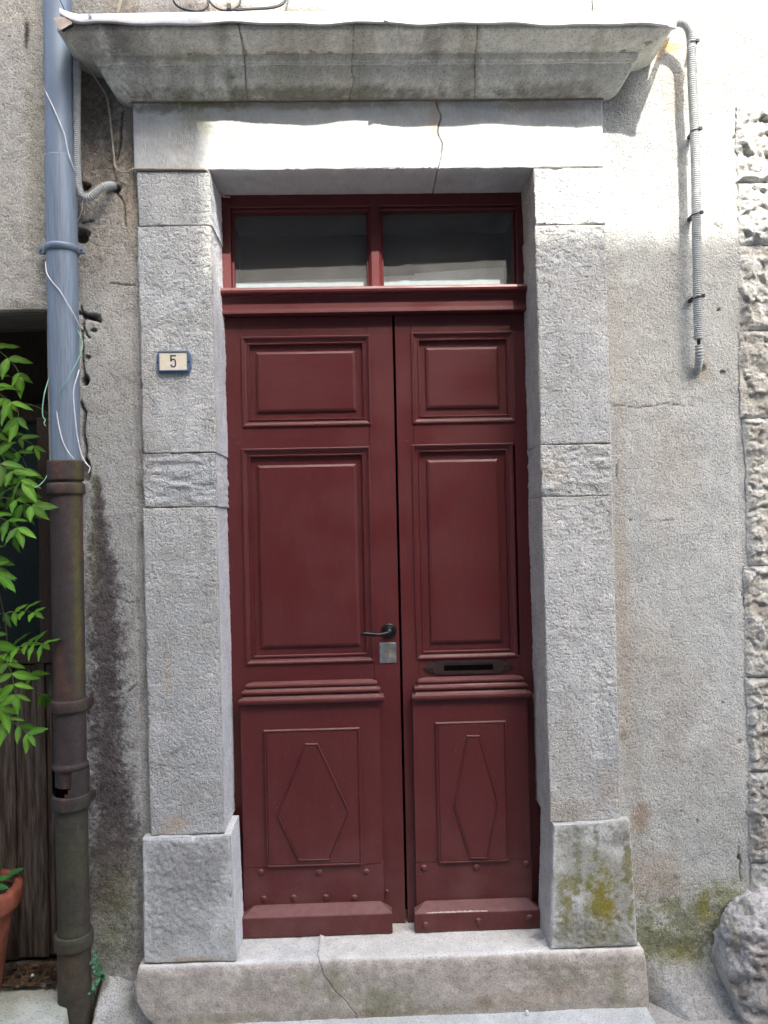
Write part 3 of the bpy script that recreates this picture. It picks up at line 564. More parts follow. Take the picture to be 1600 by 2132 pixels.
def hood_stone(xa, xb, retl=False, retr=False, seed=0):
    """xa, xb: functions of the profile fraction giving the joint's x."""
    m = len(hp); tt = np.linspace(0, 1, m); xs0, xs1 = (HX0 - hp[:, 0]) if retl else xa(tt), (HX1 + hp[:, 0]) if retr else xb(tt)
    nu = int((float(xs1.mean() - xs0.mean())) / .007); s = np.linspace(0, 1, nu)
    X = xs0[:, None] * (1 - s) + xs1[:, None] * s; Y = -hp[:, 0][:, None] + 0 * X; Zz = Z(hp[:, 1])[:, None] + 0 * X
    if not retl: X[:, :1] += 0; Y[:, 0] += .004; 
    if not retr: Y[:, -1] += .004
    P = np.stack([X, Y, Zz], -1)
    wall = .04
    def side(x, end):
        q = np.linspace(0, 1, 8)[1:]; A = np.empty((m, 7, 3)); A[..., 0] = x[:, None] + 0 * q; A[..., 1] = (-hp[:, 0])[:, None] * (1 - q) + wall * q; A[..., 2] = Z(hp[:, 1])[:, None]; return A
    P = np.concatenate([side(xs0, 0)[:, ::-1], P, side(xs1, 1)], 1)
    n = .0016 * fbm(P, 40, 4, seed) + .0016 * fbm(P, 9, 3, seed + 1); P[..., 1] += n; P[..., 2] += n * .7
    C = p_hood(base_col(P, C_WARM, seed + 2), P)
    grid('hood_stone', P, M_smooth, hood, np.clip(C, .01, .9))
def joint(uvs, off, wob=0.0):
    q = [at(u, v, -np.interp(v, [48, 62, 108, 130, 206], [.165, .165, .095, .08, .004])) for u, v in uvs]; q = sorted([(a[2], a[0]) for a in q])
    return lambda t: np.interp(Z(np.interp(t, np.linspace(0, 1, len(hp)), hp[:, 1])), [a for a, b in q], [b for a, b in q]) + off
j1 = [(517, 206), (512, 150), (509, 115), (505, 90), (497, 52)]; j2 = [(987, 204), (989, 150), (990, 112), (992, 85), (994, 50)]; jc = [(727, 205), (738, 175), (731, 150), (735, 108), (737, 52)]
returned('mortar_joint', [(max(p - .006, -.02), Z(z)) for p, z in hp[:-2]], HX0 + .01, HX1 - .01, 0, M_mortar, hood, yb=.03)
box('mortar_joint', -.695, .784, .004, .06, Z(1.3265), Z(1.338), M_mortar, hood)
hood_stone(None, joint(j1, -.0022), retl=True, seed=201); hood_stone(joint(j1, .0018), joint(jc, -.0004), seed=202); hood_stone(joint(jc, .0004), joint(j2, -.0010), seed=203); hood_stone(joint(j2, .0010), None, retr=True, seed=204)

# ================================================================== sheet metal flashing over the hood
fl = thing('metal_flashing', 'white sheet metal flashing folded over the front edge of the stone hood', 'flashing', (.05, -.1, Z(1.48)))
def flash(u0, u1, seed, yoff, leftend=False, rightend=False):
    n = int((u1 - u0) / 6); us = np.linspace(u0, u1, n); rows = []
    top = np.interp(us, [100, 400, 803, 1410], [31, 26, 24, 26]); bot = np.interp(us, [100, 400, 803, 1410], [47.5, 47.5, 47, 51])
    for u, a, b in zip(us, top, bot):
        w1 = 2.2 * math.sin(u / 47.0 + seed) + 1.5 * math.sin(u / 21.0 + 2 * seed); bulge = .003 * math.sin(u / 60.0 + seed)
        pt, pb = at(u, a, -.178 + yoff), at(u, b + w1, -.184 + yoff + bulge); mid = (pt + pb) / 2 + np.array([0, -.002, 0])
        back = np.array([pt[0], .05, pt[2] + .012]); lip = pb + np.array([0, .009, .001])
        rows.append([back, pt + np.array([0, .0012, .0002]), pt, pt + np.array([0, -.0003, -.0010]), mid, pb + np.array([0, 0, .0008]), pb, lip])
    P = np.array(rows)
    if leftend:                                                             # the end is torn loose: it curls up and forward
        for i, u in enumerate(us):
            k = max(0.0, (172 - u) / 60.0)
            if k > 0:
                P[i, 2:, 2] += .030 * k * k - .004 * k; P[i, 3:7, 1] -= .012 * k; P[i, 5:, 2] += .012 * k
    if not leftend: P[:2, 5:, 1] -= .006
    if rightend: P[-3:, 5:, 2] -= .006
    o = grid('flashing_sheet', P, M_flash, fl, smooth=True); md = o.modifiers.new('gauge', 'SOLIDIFY'); md.thickness = .0012; md.offset = 1
    return o
flash(127, 806, .4, 0.0, leftend=True); flash(800, 1408, 1.9, -.004, rightend=True)
# folded flap hanging at the loose left end, and a black sheet painted as the shaded hollow below
a0, a1, a2, a3 = at(111, 37, -.20), at(126, 63, -.20), at(151, 48, -.186), at(143, 34, -.186)
o = mesh('end_flap', [a0, a1, a2, a3, a0 + [.02, .07, .012], a3 + [.0, .08, .01]], [(0, 1, 2, 3), (0, 3, 5, 4)], M_flap, fl); md = o.modifiers.new('gauge', 'SOLIDIFY'); md.thickness = .0012
b0, b1, b2 = at(128, 62, -.185), at(152, 50, -.18), at(158, 92, -.03)
o = mesh('end_return', [b0, b1, b2 + [.004, 0, 0], b2 + [-.008, 0, .0]], [(0, 1, 2, 3)], M_tie, fl); md = o.modifiers.new('gauge', 'SOLIDIFY'); md.thickness = .0012
p = at(188, 34, -.186); V, F = tube_vf([p, p + [0, -.004, 0]], .0045, 12); mesh('rivet', V, F, M_conduit, fl)
bm = bmesh.new(); p = at(1385, 60, -.04)
for v in ((1404, 34), (1404, 52)): pass
mesh('end_return', [at(1390, 48, -.18), at(1405, 50, -.18), at(1402, 62, .0), at(1388, 66, .0)], [(0, 1, 2, 3)], M_flash, fl)
bm.free()

# ================================================================== door step
step = thing('door_step', 'worn pale stone door step, cracked across left of the middle', 'step', (.06, -.03, Z(-1.53)), kind='thing')
sp = [(-.030, -1.535), (-.034, -1.50), (-.034, -1.45), (-.034, -1.40), (-.033, -1.375), (-.030, -1.362), (-.024, -1.355), (-.014, -1.3525), (.0, -1.3525), (.03, -1.354), (.07, -1.357), (.11, -1.360), (.15, -1.363), (.20, -1.366), (.30, -1.37)]
spf = np.array(sp); L_ = np.concatenate([[0], np.cumsum(np.linalg.norm(np.diff(spf, axis=0), axis=1))]); Ld = np.linspace(0, L_[-1], 90)
spd = np.stack([np.interp(Ld, L_, spf[:, 0]), np.interp(Ld, L_, spf[:, 1])], 1)
ck = [(742, 2126), (725, 2105), (700, 2085), (676, 2062), (664, 2035), (662, 2000), (671, 1983), (663, 1966), (650, 1948), (640, 1930)]
cz = [at(u, v, y)[0] for (u, v), y in zip(ck, (-.034, -.034, -.034, -.034, -.03, .0, .05, .09, .14, .2))]
ct = [0.02, .10, .17, .27, .36, .46, .55, .63, .74, .9]
def step_crack(t): return np.interp(t, np.array(ct), np.array(cz)) + .0015 * np.sin(t * 60)
def p_step(C, P):
    f = (1 - sm(-.030, -.020, P[..., 1]))[..., None]                                                        # worn clean tread, lichened front
    nz = fbm(P, 60, 3, 89)[..., None]; C[:] = C * (1 - f) * np.array([1.22, 1.19, 1.15]) + f * np.array([.385, .355, .315]) * (1 + .20 * nz + .15 * fbm(P, 10, 3, 90)[..., None])
    for uv, r, c, kk in (((700, 2050), (28, 45), GREEN * .9, .5), ((790, 2085), (80, 40), GREEN * .95, .55), ((830, 2110), (150, 16), np.array([.24, .21, .12]), .5), ((470, 2120), (120, 12), np.array([.26, .22, .13]), .45), ((1180, 2040), (80, 40), np.array([.17, .15, .11]), .5), ((1290, 2060), (24, 60), GREEN, .5), ((1100, 2080), (140, 20), np.array([.34, .26, .19]), .4), ((1010, 2090), (22, 16), np.array([.2, .16, .09]), .5),
                         ((630, 2045), (30, 25), GREEN * 1.1, .4), ((1180, 2015), (180, 8), np.array([.2, .18, .13]), .5), ((560, 2080), (100, 40), np.array([.36, .31, .26]), .4)): C = stain(C, P, uv, r, c, kk, 27, 1, 40, -.034)
    t = ((P[..., 1] > -.0) * sm(.45, .56, P[..., 0]))[..., None] * .5; C[:] = C * (1 - t * sm(-.1, .5, fbm(P, 30, 3, 92)[..., None])); 
    return C
def step_stone(xa, xb, seed):
    t = Ld / Ld[-1]; x0, x1 = xa(t), xb(t); nu = max(20, int((x1 - x0).mean() / .006)); s = np.linspace(0, 1, nu)
    X = x0[:, None] * (1 - s) + x1[:, None] * s; P = np.stack([X, spd[:, 0][:, None] + 0 * X, Z(spd[:, 1])[:, None] + 0 * X], -1)
    n = .0016 * fbm(P, 40, 4, seed) + .003 * fbm(P, 6, 3, seed + 1) + .004 * sm(.5, .9, fbm(P, 20, 3, seed + 2)) * (np.abs(spd[:, 1] + 1.365) < .03)[:, None]
    fr = (spd[:, 0] < -.02)[:, None]; P[..., 1] += n * fr; P[..., 2] += np.where(fr, 0, -np.abs(n) * .8)
    C = p_step(base_col(P, C_STONE, seed + 3), P)
    e0, e1 = P[:, :1].copy(), P[:, -1:].copy()
    def cap(e): g = np.repeat(e, 5, 1); k = np.linspace(0, 1, 6)[1:]; m = np.array([0, .12, 0]); ctr = np.array([0, .28, 0]); g[..., 1] = g[..., 1] * (1 - k) + .3 * k; return g
    P2 = np.concatenate([cap(e0)[:, ::-1], P, cap(e1)], 1); C2 = np.concatenate([np.repeat(C[:, :1], 5, 1), C, np.repeat(C[:, -1:], 5, 1)], 1)
    if seed == 301: C2[:, :6] = C2[:, 6:7] * .9
    grid('step_stone', P2, M_smooth, step, np.clip(C2, .01, .9))
zt_l = np.array([at(322, 2128, -.034)[0], at(300, 2100, -.034)[0], at(283, 2065, -.034)[0], at(281, 2035, -.034)[0], at(284, 2024, -.034)[0], at(292, 2012, -.01)[0], -.72])
def step_left(t): return np.interp(t, [0, .07, .16, .24, .30, .36, .44], zt_l)
def step_right(t): return np.interp(t, [0, .1, .28, .34, .45], [.853, .851, .846, .842, .836])
step_stone(step_left, lambda t: step_crack(t) - .0008, 301); step_stone(lambda t: step_crack(t) + .0008, step_right, 302)
def p_slab(C, P, e): return C * np.array([1.0, 1.01, 1.0]) * .95
slab = stone('kerb_slab', None, lin(-.67, -.67), lin(.855, .845), Z(-1.60), lin(Z(-1.534), Z(-1.532)), -.20, .3, M_smooth, C_STONE, 310, .012, .002, .012, .01, p_slab)
prop(slab, 'low pale slab running along the foot of the door step', 'paving slab', kind='thing')

# ================================================================== split-faced quoin stones at the right
quo = thing('rough_quoin', 'column of rough split faced quoin stones at the right end of the rendered wall', 'quoin', (1.3, .01, 0), kind='thing')
def p_quoin(C, P, e):
    C[:] = C * (1.04 - .16 * sm(Z(-.2), Z(-.9), P[..., 2:3])); n = sm(.25, .9, fbm(P, 12, 4, 93))[..., None] * .3; C[:] = C * (1 - n) + np.array([.42, .36, .28]) * n
    n = sm(.2, .7, fbm(P, 9, 4, 94))[..., None] * .45; C[:] = C * (1 - n) + np.array([.33, .31, .28]) * n
    m = (1 - sm(.003, .010, e))[..., None] * .4; C[:] = C * (1 - m) + np.array([.38, .39, .39]) * m; return C
zs = [at(1575, v, 0)[2] for v in (215, 377, 509, 687, 870, 1179, 1412, 1610, 1800)] + [Z(-1.58)]
for i in range(len(zs) - 1):
    sd2 = 400 + i * 7; sc_ = (24, 30, 22, 17, 26, 22, 30, 27, 20)[i]
    def rel(P, e, sd2=sd2, sc_=sc_):
        w = P + .010 * np.stack([fbm(P, 25, 3, sd2), 0 * P[..., 0], fbm(P, 25, 3, sd2 + 1)], -1)
        mrg = sm(-.004, .016, e + .008 * fbm(P, 30, 3, sd2 + 8))
        return mrg * np.minimum(.0035, facets(w * np.array([1, 1, 1.25]), sc_ * .8, sd2, .0105) + facets(w, sc_ * 2.0, sd2 + 3, .0036) - .010 + .003 * fbm(P, 90, 3, sd2 + 5))
    x0 = (1.225, 1.224, 1.220, 1.214, 1.212, 1.210, 1.209, 1.207, 1.206)[i] + (.012 if i == 4 else 0)
    stone('quoin_stone', quo, wav(x0, x0, sd2, .005), 1.475, zs[i + 1] + .0019, zs[i] - .0019, .010, .05, M_rock, C_WARM, sd2, .0040, .002, .0022, .004, p_quoin, relief=rel)
box('mortar_joint', 1.21, 1.476, .030, .06, .01, zs[0], M_mortar, quo)
X0 = at(1545, 100, 0)[0]

# ================================================================== boulder at the foot of the quoin
def boulder():
    V, F = [], []
    bm = bmesh.new(); bmesh.ops.create_icosphere(bm, subdivisions=6, radius=1.0)
    P = np.array([v.co[:] for v in bm.verts]); N = P.copy()
    c = at(1620, 2020, -.06); r = np.array([.205, .13, .245])
    s = np.sign(P) * np.abs(P) ** .72; s /= np.linalg.norm(s, axis=1)[:, None] ** .55
    P = c + s * r
    W = P * np.array([1, 1, 1.9]) + .012 * np.stack([fbm(P, 16, 3, 7), fbm(P, 16, 3, 8), fbm(P, 16, 3, 9)], -1)
    rid = 1 - np.abs(fbm(W, 15, 5, 58, .55)); nn = .028 * (1 - rid) + .010 * fbm(P, 7, 3, 57) + .007 * np.abs(fbm(W, 44, 4, 61, .6)) + .004 * fbm(P, 120, 2, 63)
    P = P - N * nn[:, None]; P[:, 0] = np.maximum(P[:, 0], at(1500, 1960, -.06)[0] + .006 * fbm(P, 14, 3, 62) + .25 * np.clip(Z(-1.40) - P[:, 2], 0, 1))
    low = sm(Z(-1.30), Z(-1.52), P[:, 2]); P[:, 0] += low * .0
    C = base_col(P, np.array([.395, .385, .37]), 56, .2)
    k = (sm(.1, .7, fbm(P, 14, 4, 59)) * .5)[:, None]; C = C * (1 - k) + np.array([.29, .235, .19]) * k
    k = (sm(Z(-1.30), Z(-1.22), P[:, 2]) * .45)[:, None]; C = C * (1 - k) + np.array([.46, .46, .45]) * k
    k = (sm(.006, .026, nn) * .6)[:, None]; C = C * (1 - k * .55)  # crevice shade put into the colour, deeper dents darker
    k = (sm(.35, .7, fbm(P, 20, 3, 60)) * .5 * (P[:, 0] < c[0]))[:, None]; C = C * (1 - k) + np.array([.22, .21, .12]) * k
    F = np.array([[v.index for v in f.verts] for f in bm.faces]); bm.free()
    o = mesh('boulder', P, F, M_rock, None, True, np.clip(C, .02, .8), origin=(c[0], c[1], 0))
    return prop(o, 'rough grey boulder set against the foot of the wall under the quoin', 'boulder', kind='thing')
boulder()

# ================================================================== double door
YF = .20                                                                     # face of stiles and rails
def pan(leaf, o, i, f, yf=YF):
    (x0, x1, z1, z0), (a0, a1, b1, b0), (c0, c1, d1, d0) = o, i, f
    w = (a0 - x0 + x1 - a1 + z1 - b1 + b0 - z0) / 4
    rings('moulding', rect(x0, x1, Z(z0), Z(z1)), [(0, yf + .004), (0, yf - .0050), (.0025, yf - .0068), (.006, yf - .0062), (.0085, yf - .0035), (.0095, yf + .0005), (w * .55, yf + .0035), (w * .80, yf + .004), (w * .86, yf + .0005), (w * .98, yf + .001), (w, yf + .004), (w + .001, yf + .0160)], M_door, leaf, fill=False)
    pl = rings('panel', rect(x0 + w - .004, x1 - w + .004, Z(z0 + w - .004), Z(z1 - w + .004)), [(0, yf + .0145), (.016, yf + .0145)], M_door, leaf)
    rings('raised_field', rect(c0, c1, Z(d0), Z(d1)), [(-.0085, yf + .0150), (-.0080, yf + .0085), (-.0068, yf + .0075), (0, yf + .0042), (.0012, yf + .0040)], M_door_h if (c1 - c0) > (d1 - d0) else M_door, pl)
def leaf_frame(leaf, xs, zr, inner):
    (x0, x1, x2, x3) = xs
    box('stile', x0, x1, YF, YF + .045, Z(-1.366), Z(.701), M_door, leaf, .0012); box('stile', x2, x3, YF, YF + .045, Z(-1.366), Z(.701), M_door, leaf, .0012)
    for za, zb in zr: box('rail', x1 + .0004, x2 - .0004, YF + .0006, YF + .045, Z(za), Z(zb), M_door_h, leaf, .0010)
    bm = bmesh.new(); add_box(bm, x1 - .002, x2 + .002, YF + .030, YF + .042, Z(-1.36), Z(.69)); bm_obj('back_board', bm, M_door, leaf)
capP = [(.000, -.612), (.020, -.607), (.046, -.6045), (.0510, -.6005), (.0530, -.5945), (.0515, -.5885), (.0460, -.5855), (.0400, -.5840), (.0360, -.5790), (.0330, -.5740), (.0400, -.5725), (.0425, -.5690), (.0420, -.5640), (.0370, -.5615), (.0300, -.5600),
        (.0270, -.5560), (.0255, -.5525), (.0300, -.5515), (.0315, -.5480), (.0300, -.5430), (.0240, -.5400), (.0060, -.5365), (.0, -.5360)]
def kick(leaf, x0, x1, xc0, xc1, r, dia, bar, zb_bar, topz):
    yk = .166; dz = topz
    kb = box('kick_board', x0, x1, yk, YF + .001, Z(-1.143 - .004 - .0008), Z(-.606), M_door, leaf, .002, 2)
    kl = box('kick_board', x0 - .001, x1 + .001, yk + .0012, YF + .001, Z(-1.355), Z(-1.149), M_door_h, leaf, .002, 2)
    # (projection is measured from y0; the inset keeps the returns inside the cap's own width)
    pr = [(p, Z(z)) for p, z in capP]
    returned('cap_moulding', pr, xc0 + .053, xc1 - .053, YF, M_door_h, leaf)
    sp_ = rings('kick_panel', rect(r[0], r[1], Z(r[3]), Z(r[2])), [(-.0004, yk + .001), (0, yk - .0060), (.0030, yk - .0092), (.0058, yk - .0088), (.0068, yk - .0048), (.0095, yk - .0068), (.0110, yk - .0070)], M_door, leaf)
    rings('lozenge', [(x, Z(z)) for x, z in dia], [(-.0004, yk - .0062), (0, yk - .0108), (.0020, yk - .0128), (.0042, yk - .0124), (.0050, yk - .0088), (.0068, yk - .0100), (.0078, yk - .0102)], M_door, sp_)
    b = [(.0, zb_bar[1]), (.040, zb_bar[1] + .0005), (.0425, zb_bar[1] + .004), (.0425, zb_bar[0] - .003), (.0405, zb_bar[0]), (.005, zb_bar[0] + .020), (.0, zb_bar[0] + .021)]
    returned('weather_bar', [(p, Z(z)) for p, z in b], bar[0] + .0425, bar[1] - .0425, yk, M_door_h, leaf)
def dome(name, r, mat_, parent, loc):
    V, F = [], []; n = 14
    for k, (rr, y) in enumerate(((1, 0), (.97, -.22), (.82, -.45), (.5, -.62), (.18, -.68))):
        V += [(r * rr * math.cos(2 * math.pi * i / n), r * y, r * rr * math.sin(2 * math.pi * i / n)) for i in range(n)]
    F = [(k * n + i, k * n + (i + 1) % n, (k + 1) * n + (i + 1) % n, (k + 1) * n + i) for k in range(4) for i in range(n)] + [tuple(range(4 * n, 5 * n))]
    F = [f[::-1] for f in F]
    me = bpy.data.meshes.new(name); me.from_pydata(V, [], F); me.materials.append(mat_); me.polygons.foreach_set('use_smooth', np.full(len(me.polygons), True))
    o = link(name, me, parent); o.location = Vector(np.asarray(loc) - wloc(parent)); return o

LX = (-.470, -.4020, .0235, .1105)
ldoor = thing('door_leaf', 'wider maroon panelled door leaf with black lever handle and lock plate', 'door', (-.18, .22, Z(-1.36)), 'leaves of the double door', kind='thing')
leaf_frame(ldoor, LX, ((.628, .701), (.249, .334), (-.640, -.4725)), None)
pan(ldoor, (-.406, .032, .635, .328), (-.380, .004, .610, .354), (-.349, -.027, .576, .387))
pan(ldoor, (-.411, .024, .254, -.478), (-.384, -.006, .228, -.451), (-.351, -.032, .189, -.415))
kick(ldoor, -.4285, .0370, -.4333, .0540, (-.351, -.031, -.690, -1.1465), [(-.2432, -1.1250), (-.1388, -1.1266), (-.0694, -.9684), (-.1708, -.7380), (-.2143, -.7373), (-.3123, -.9703)], (-.4310, .0640), (-1.292, -1.3595), 0)
RX = (.1185, .1740, .5220, .585)
rdoor = thing('door_leaf', 'narrower maroon panelled door leaf with an iron letter slot', 'door', (.35, .22, Z(-1.36)), 'leaves of the double door', kind='thing')
leaf_frame(rdoor, RX, ((.633, .701), (.251, .335), (-.640, -.4695)), None)
pan(rdoor, (.173, .528, .641, .329), (.198, .500, .616, .359), (.231, .465, .582, .390))
pan(rdoor, (.168, .514, .257, -.475), (.198, .491, .234, -.450), (.227, .456, .196, -.414))
kick(rdoor, .1480, .5360, .1460, .5500, (.223, .462, -.681, -1.1520), [(.3282, -1.1373), (.3882, -1.1393), (.4300, -.9551), (.3703, -.7265), (.3280, -.7258), (.2771, -.9600)], (.1370, .5520), (-1.297, -1.3610), 0)
box('hinge_rebate', .524, .585, YF + .012, YF + .03, Z(-1.366), Z(-.61), M_door, rdoor)
first = None
for leaf, pts, yv, r in ((ldoor, [(544, 1816), (665, 1816), (763, 1815), (550, 1871), (612, 1869), (679, 1868), (739, 1869)], .1672, .0105), (ldoor, [(806, 1856)], .2, .007),
                         (rdoor, [(884, 1807), (992, 1805), (1096, 1799), (887, 1890), (992, 1884), (1100, 1876)], .1672, .0115), (rdoor, [(887, 1926), (997, 1918), (1103, 1911)], .1235, .0115),
                         (ldoor, [(486, 911), (497, 925), (784, 891), (792, 909)], .2, .0035), (rdoor, [(850, 887), (848, 919)], .2, .0035)):
    first = None
    for u, v in pts:
        q = at(u, v, yv)
        if first is None: first = dome('rivet', r, M_door, leaf, q)
        else: copy_of(first, leaf, Vector(q - wloc(leaf)))
# scuffed bare strip on the right weather bar
V, F = [], []
for i, u in enumerate(np.linspace(888, 1015, 26)):
    q = np.array([at(u, 1905, .13)[0], .1300, Z(-1.2945)]); w = .0028 * (.35 + .65 * abs(math.sin(i * 1.3)) * (1 - abs(i / 12.5 - 1) ** 3)); V += [q + [0, -.0072, -.0022 - .2 * w], q + [0, -.0062 + 1.8 * w, -.0022 + w]]
M_bare = mat('bare_scuffed_wood', (.42, .33, .28), var=.3, vscale=120, bump=.2)
mesh('paint_scuff', V, [(2 * i, 2 * i + 2, 2 * i + 3, 2 * i + 1) for i in range(25)], M_bare, rdoor)
# lever handle
h0 = at(810, 1313, YF); hd = thing('h', None, None, h0); COL.objects.unlink(hd); bpy.data.objects.remove(hd)
prof = [(.0255, 0), (.0262, -.003), (.0250, -.0065), (.0205, -.0085), (.0150, -.0085), (.0130, -.011), (.0115, -.020), (.0118, -.034), (.010, -.040), (.001, -.041)]
V, F = [], []; n = 28
for r, y in prof: V += [(h0[0] + r * math.cos(2 * math.pi * i / n), YF + y, h0[2] + r * math.sin(2 * math.pi * i / n)) for i in range(n)]
F = [(k * n + i, (k + 1) * n + i, (k + 1) * n + (i + 1) % n, k * n + (i + 1) % n) for k in range(len(prof) - 1) for i in range(n)]
hnd = mesh('handle', V, F, M_black, ldoor, True)
e0 = at(752, 1320, .150); c0 = np.array([h0[0], .164, h0[2] - .002]); pth = catmull([c0, c0 * .75 + e0 * .25 + [0, -.004, -.004], c0 * .5 + e0 * .5 + [0, -.004, -.004], c0 * .25 + e0 * .75 + [0, -.002, -.001], e0], .003)
sI = np.linspace(0, 1, len(pth)); rad = np.interp(sI, [0, .12, .45, .5, .53, .57, .60, .64, .67, .8, .93, 1], [.0095, .0075, .0062, .0062, .0085, .0085, .0065, .0090, .0072, .0082, .0078, .004])
tube('lever', pth, rad, M_black, hnd, 14)
# lock plate
l0, l1 = at(790, 1338, YF), at(826, 1380, YF)
lp = box('lock_plate', l0[0], l1[0], YF - .0035, YF + .002, l1[2], l0[2], M_lock, ldoor, .0025, 2)
kx, kz = at(811, 1358, YF)[[0, 2]]
V, F = tube_vf([(kx, YF - .003, kz + .005), (kx, YF - .0060, kz + .005)], .0052, 16); mesh('lock_cylinder', V, F, M_brass, lp); box('cylinder_tongue', kx - .0042, kx + .0042, YF - .0058, YF - .003, kz - .018, kz + .002, M_brass, lp, .0012)
box('keyhole', kx - .0008, kx + .0008, YF - .0066, YF - .0058, kz - .001, kz + .009, M_void, lp)
for du, dv in ((795, 1343), (822, 1342), (796, 1375), (822, 1374)): dome('screw', .0022, M_lock, lp, at(du, dv, YF - .0035))
# letter slot with leaf-shaped iron ends
sl0, sl1 = at(879, 1390, YF), at(1071, 1386, YF); sa, sb = at(925, 1397, YF), at(1027, 1381, YF); cz_ = (sl0[2] + sl1[2]) / 2
def slot():
    xL, xR, za, zb = sa[0] - .024, sb[0] + .024, cz_ - .0245, cz_ + .0245; i0, i1, k0, k1 = sa[0], sb[0], cz_ - .0125, cz_ + .0125
    bm = bmesh.new(); y0, y1 = YF - .004, YF + .0
    for (x0, x1, z0, z1) in ((xL, i0, za, zb), (i1, xR, za, zb), (i0, i1, k1, zb), (i0, i1, za, k0)): add_box(bm, x0, x1, y0, y1, z0, z1)
    pl = bm_obj('letter_slot', bm, M_iron_paint, rdoor)
    out = [(0, .010), (.004, .020), (.009, .023), (.012, .017), (.016, .014), (.020, .019), (.024, .018), (.028, .012), (.033, .012), (.038, .006), (.045, 0)]
    for sgn, xe in ((-1, xL), (1, xR)):
        top = [(xe + sgn * a, cz_ + b) for a, b in out]; bot = [(xe + sgn * a, cz_ - b) for a, b in out[:-1]][::-1]; ol = top + bot
        n = len(ol); V = [(x, y1, z) for x, z in ol] + [(x, y0, z) for x, z in ol]; V += [(xe + sgn * .014, y0 - .0025, cz_)]
        F = [(i, (i + 1) % n, n + (i + 1) % n, n + i) for i in range(n)] + [(n + i, n + (i + 1) % n, 2 * n) for i in range(n)]
        mesh('finial', V, F, M_iron_paint, pl)
    box('slot_opening', i0, i1, YF - .0012, YF - .0002, k0, k1, M_void, pl)
    box('slot_flap', i0 + .001, i1 - .001, YF - .0022, YF - .0013, k1 - .006, k1, M_iron_paint, pl)
slot()

# ================================================================== transom window
tr = thing('transom_window', 'two pane maroon transom window under the lintel above the door', 'window', (.055, .2, Z(.76)), kind='thing')
TY = .188
T0, T1, TZ0, TZ1 = -.475, .585, .787, 1.125
box('top_rail', T0, T1, TY, TY + .06, Z(1.073), Z(TZ1), M_door_h, tr, .002); box('top_bead', -.43, .543, TY + .010, TY + .05, Z(1.062), Z(1.0728), M_door_h, tr, .002)
for xa, xb in ((T0, -.4330), (.5420, T1)): box('side_stile', xa, xb, TY, TY + .06, Z(TZ0 + .001), Z(1.0725), M_door, tr, .002)
for xa, xb in ((-.4328, -.4245), (.0285, .0350), (.0795, .0860), (.5335, .5418)): box('glazing_bead', xa, xb, TY + .022, TY + .05, Z(TZ0 + .001), Z(1.0615), M_door, tr, .0015)
bm = bmesh.new(); mm = [(.0352, TY + .030), (.0352, TY + .012), (.0430, TY + .002), (.0445, TY + .0), (.0690, TY), (.0705, TY + .002), (.0793, TY + .012), (.0793, TY + .030)]
V = [(x, y, Z(z)) for z in (TZ0 + .002, 1.0722) for x, y in mm]; n = len(mm); bm.free()
mesh('mullion', V, [(i, i + 1, n + i + 1, n + i) for i in range(n - 1)] + [tuple(range(n)), tuple(range(n, 2 * n))], M_door, tr)
def pane(xa, xb, ya, yb, zt_):
    V = [(xa, ya, Z(TZ0 - .004)), (xb, yb, Z(TZ0 - .004)), (xb, yb + .001, Z(zt_)), (xa, ya + .001, Z(zt_))]
    V += [(x, y + .003, z) for x, y, z in V]
    mesh('pane', V, [(0, 1, 2, 3)], M_glass, tr)
pane(-.4300, .0345, TY + .040, TY + .032, 1.066); pane(.0800, .5390, TY + .036, TY + .012 + .012, 1.066)
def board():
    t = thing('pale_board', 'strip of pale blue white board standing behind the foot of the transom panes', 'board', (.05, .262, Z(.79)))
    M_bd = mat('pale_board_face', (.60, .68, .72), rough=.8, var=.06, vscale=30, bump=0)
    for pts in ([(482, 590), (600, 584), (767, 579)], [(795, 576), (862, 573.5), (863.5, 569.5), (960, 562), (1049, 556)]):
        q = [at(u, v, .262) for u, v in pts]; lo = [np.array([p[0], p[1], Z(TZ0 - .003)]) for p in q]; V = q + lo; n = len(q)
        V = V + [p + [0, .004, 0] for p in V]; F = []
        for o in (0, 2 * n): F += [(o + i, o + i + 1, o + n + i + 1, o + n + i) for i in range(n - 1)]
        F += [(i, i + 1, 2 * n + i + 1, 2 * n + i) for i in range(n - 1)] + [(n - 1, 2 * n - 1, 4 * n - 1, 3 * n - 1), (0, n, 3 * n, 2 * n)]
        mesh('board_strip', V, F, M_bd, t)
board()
prof = [(.0, .7885), (.030, .7880), (.046, .7860), (.0525, .7820), (.0552, .7750), (.0525, .7680), (.0460, .7640), (.030, .7625), (.026, .7600), (.0235, .7480), (.0225, .7200), (.0230, .7130), (.028, .7115), (.0285, .7050), (.024, .7030), (0, .7028)]
returned('sill', [(p, Z(z)) for p, z in prof], T0, T1, TY, M_door_h, tr, returns=(False, False))
box('transom_bar', T0, T1, TY + .001, TY + .06, Z(.7035), Z(.7870), M_door_h, tr)

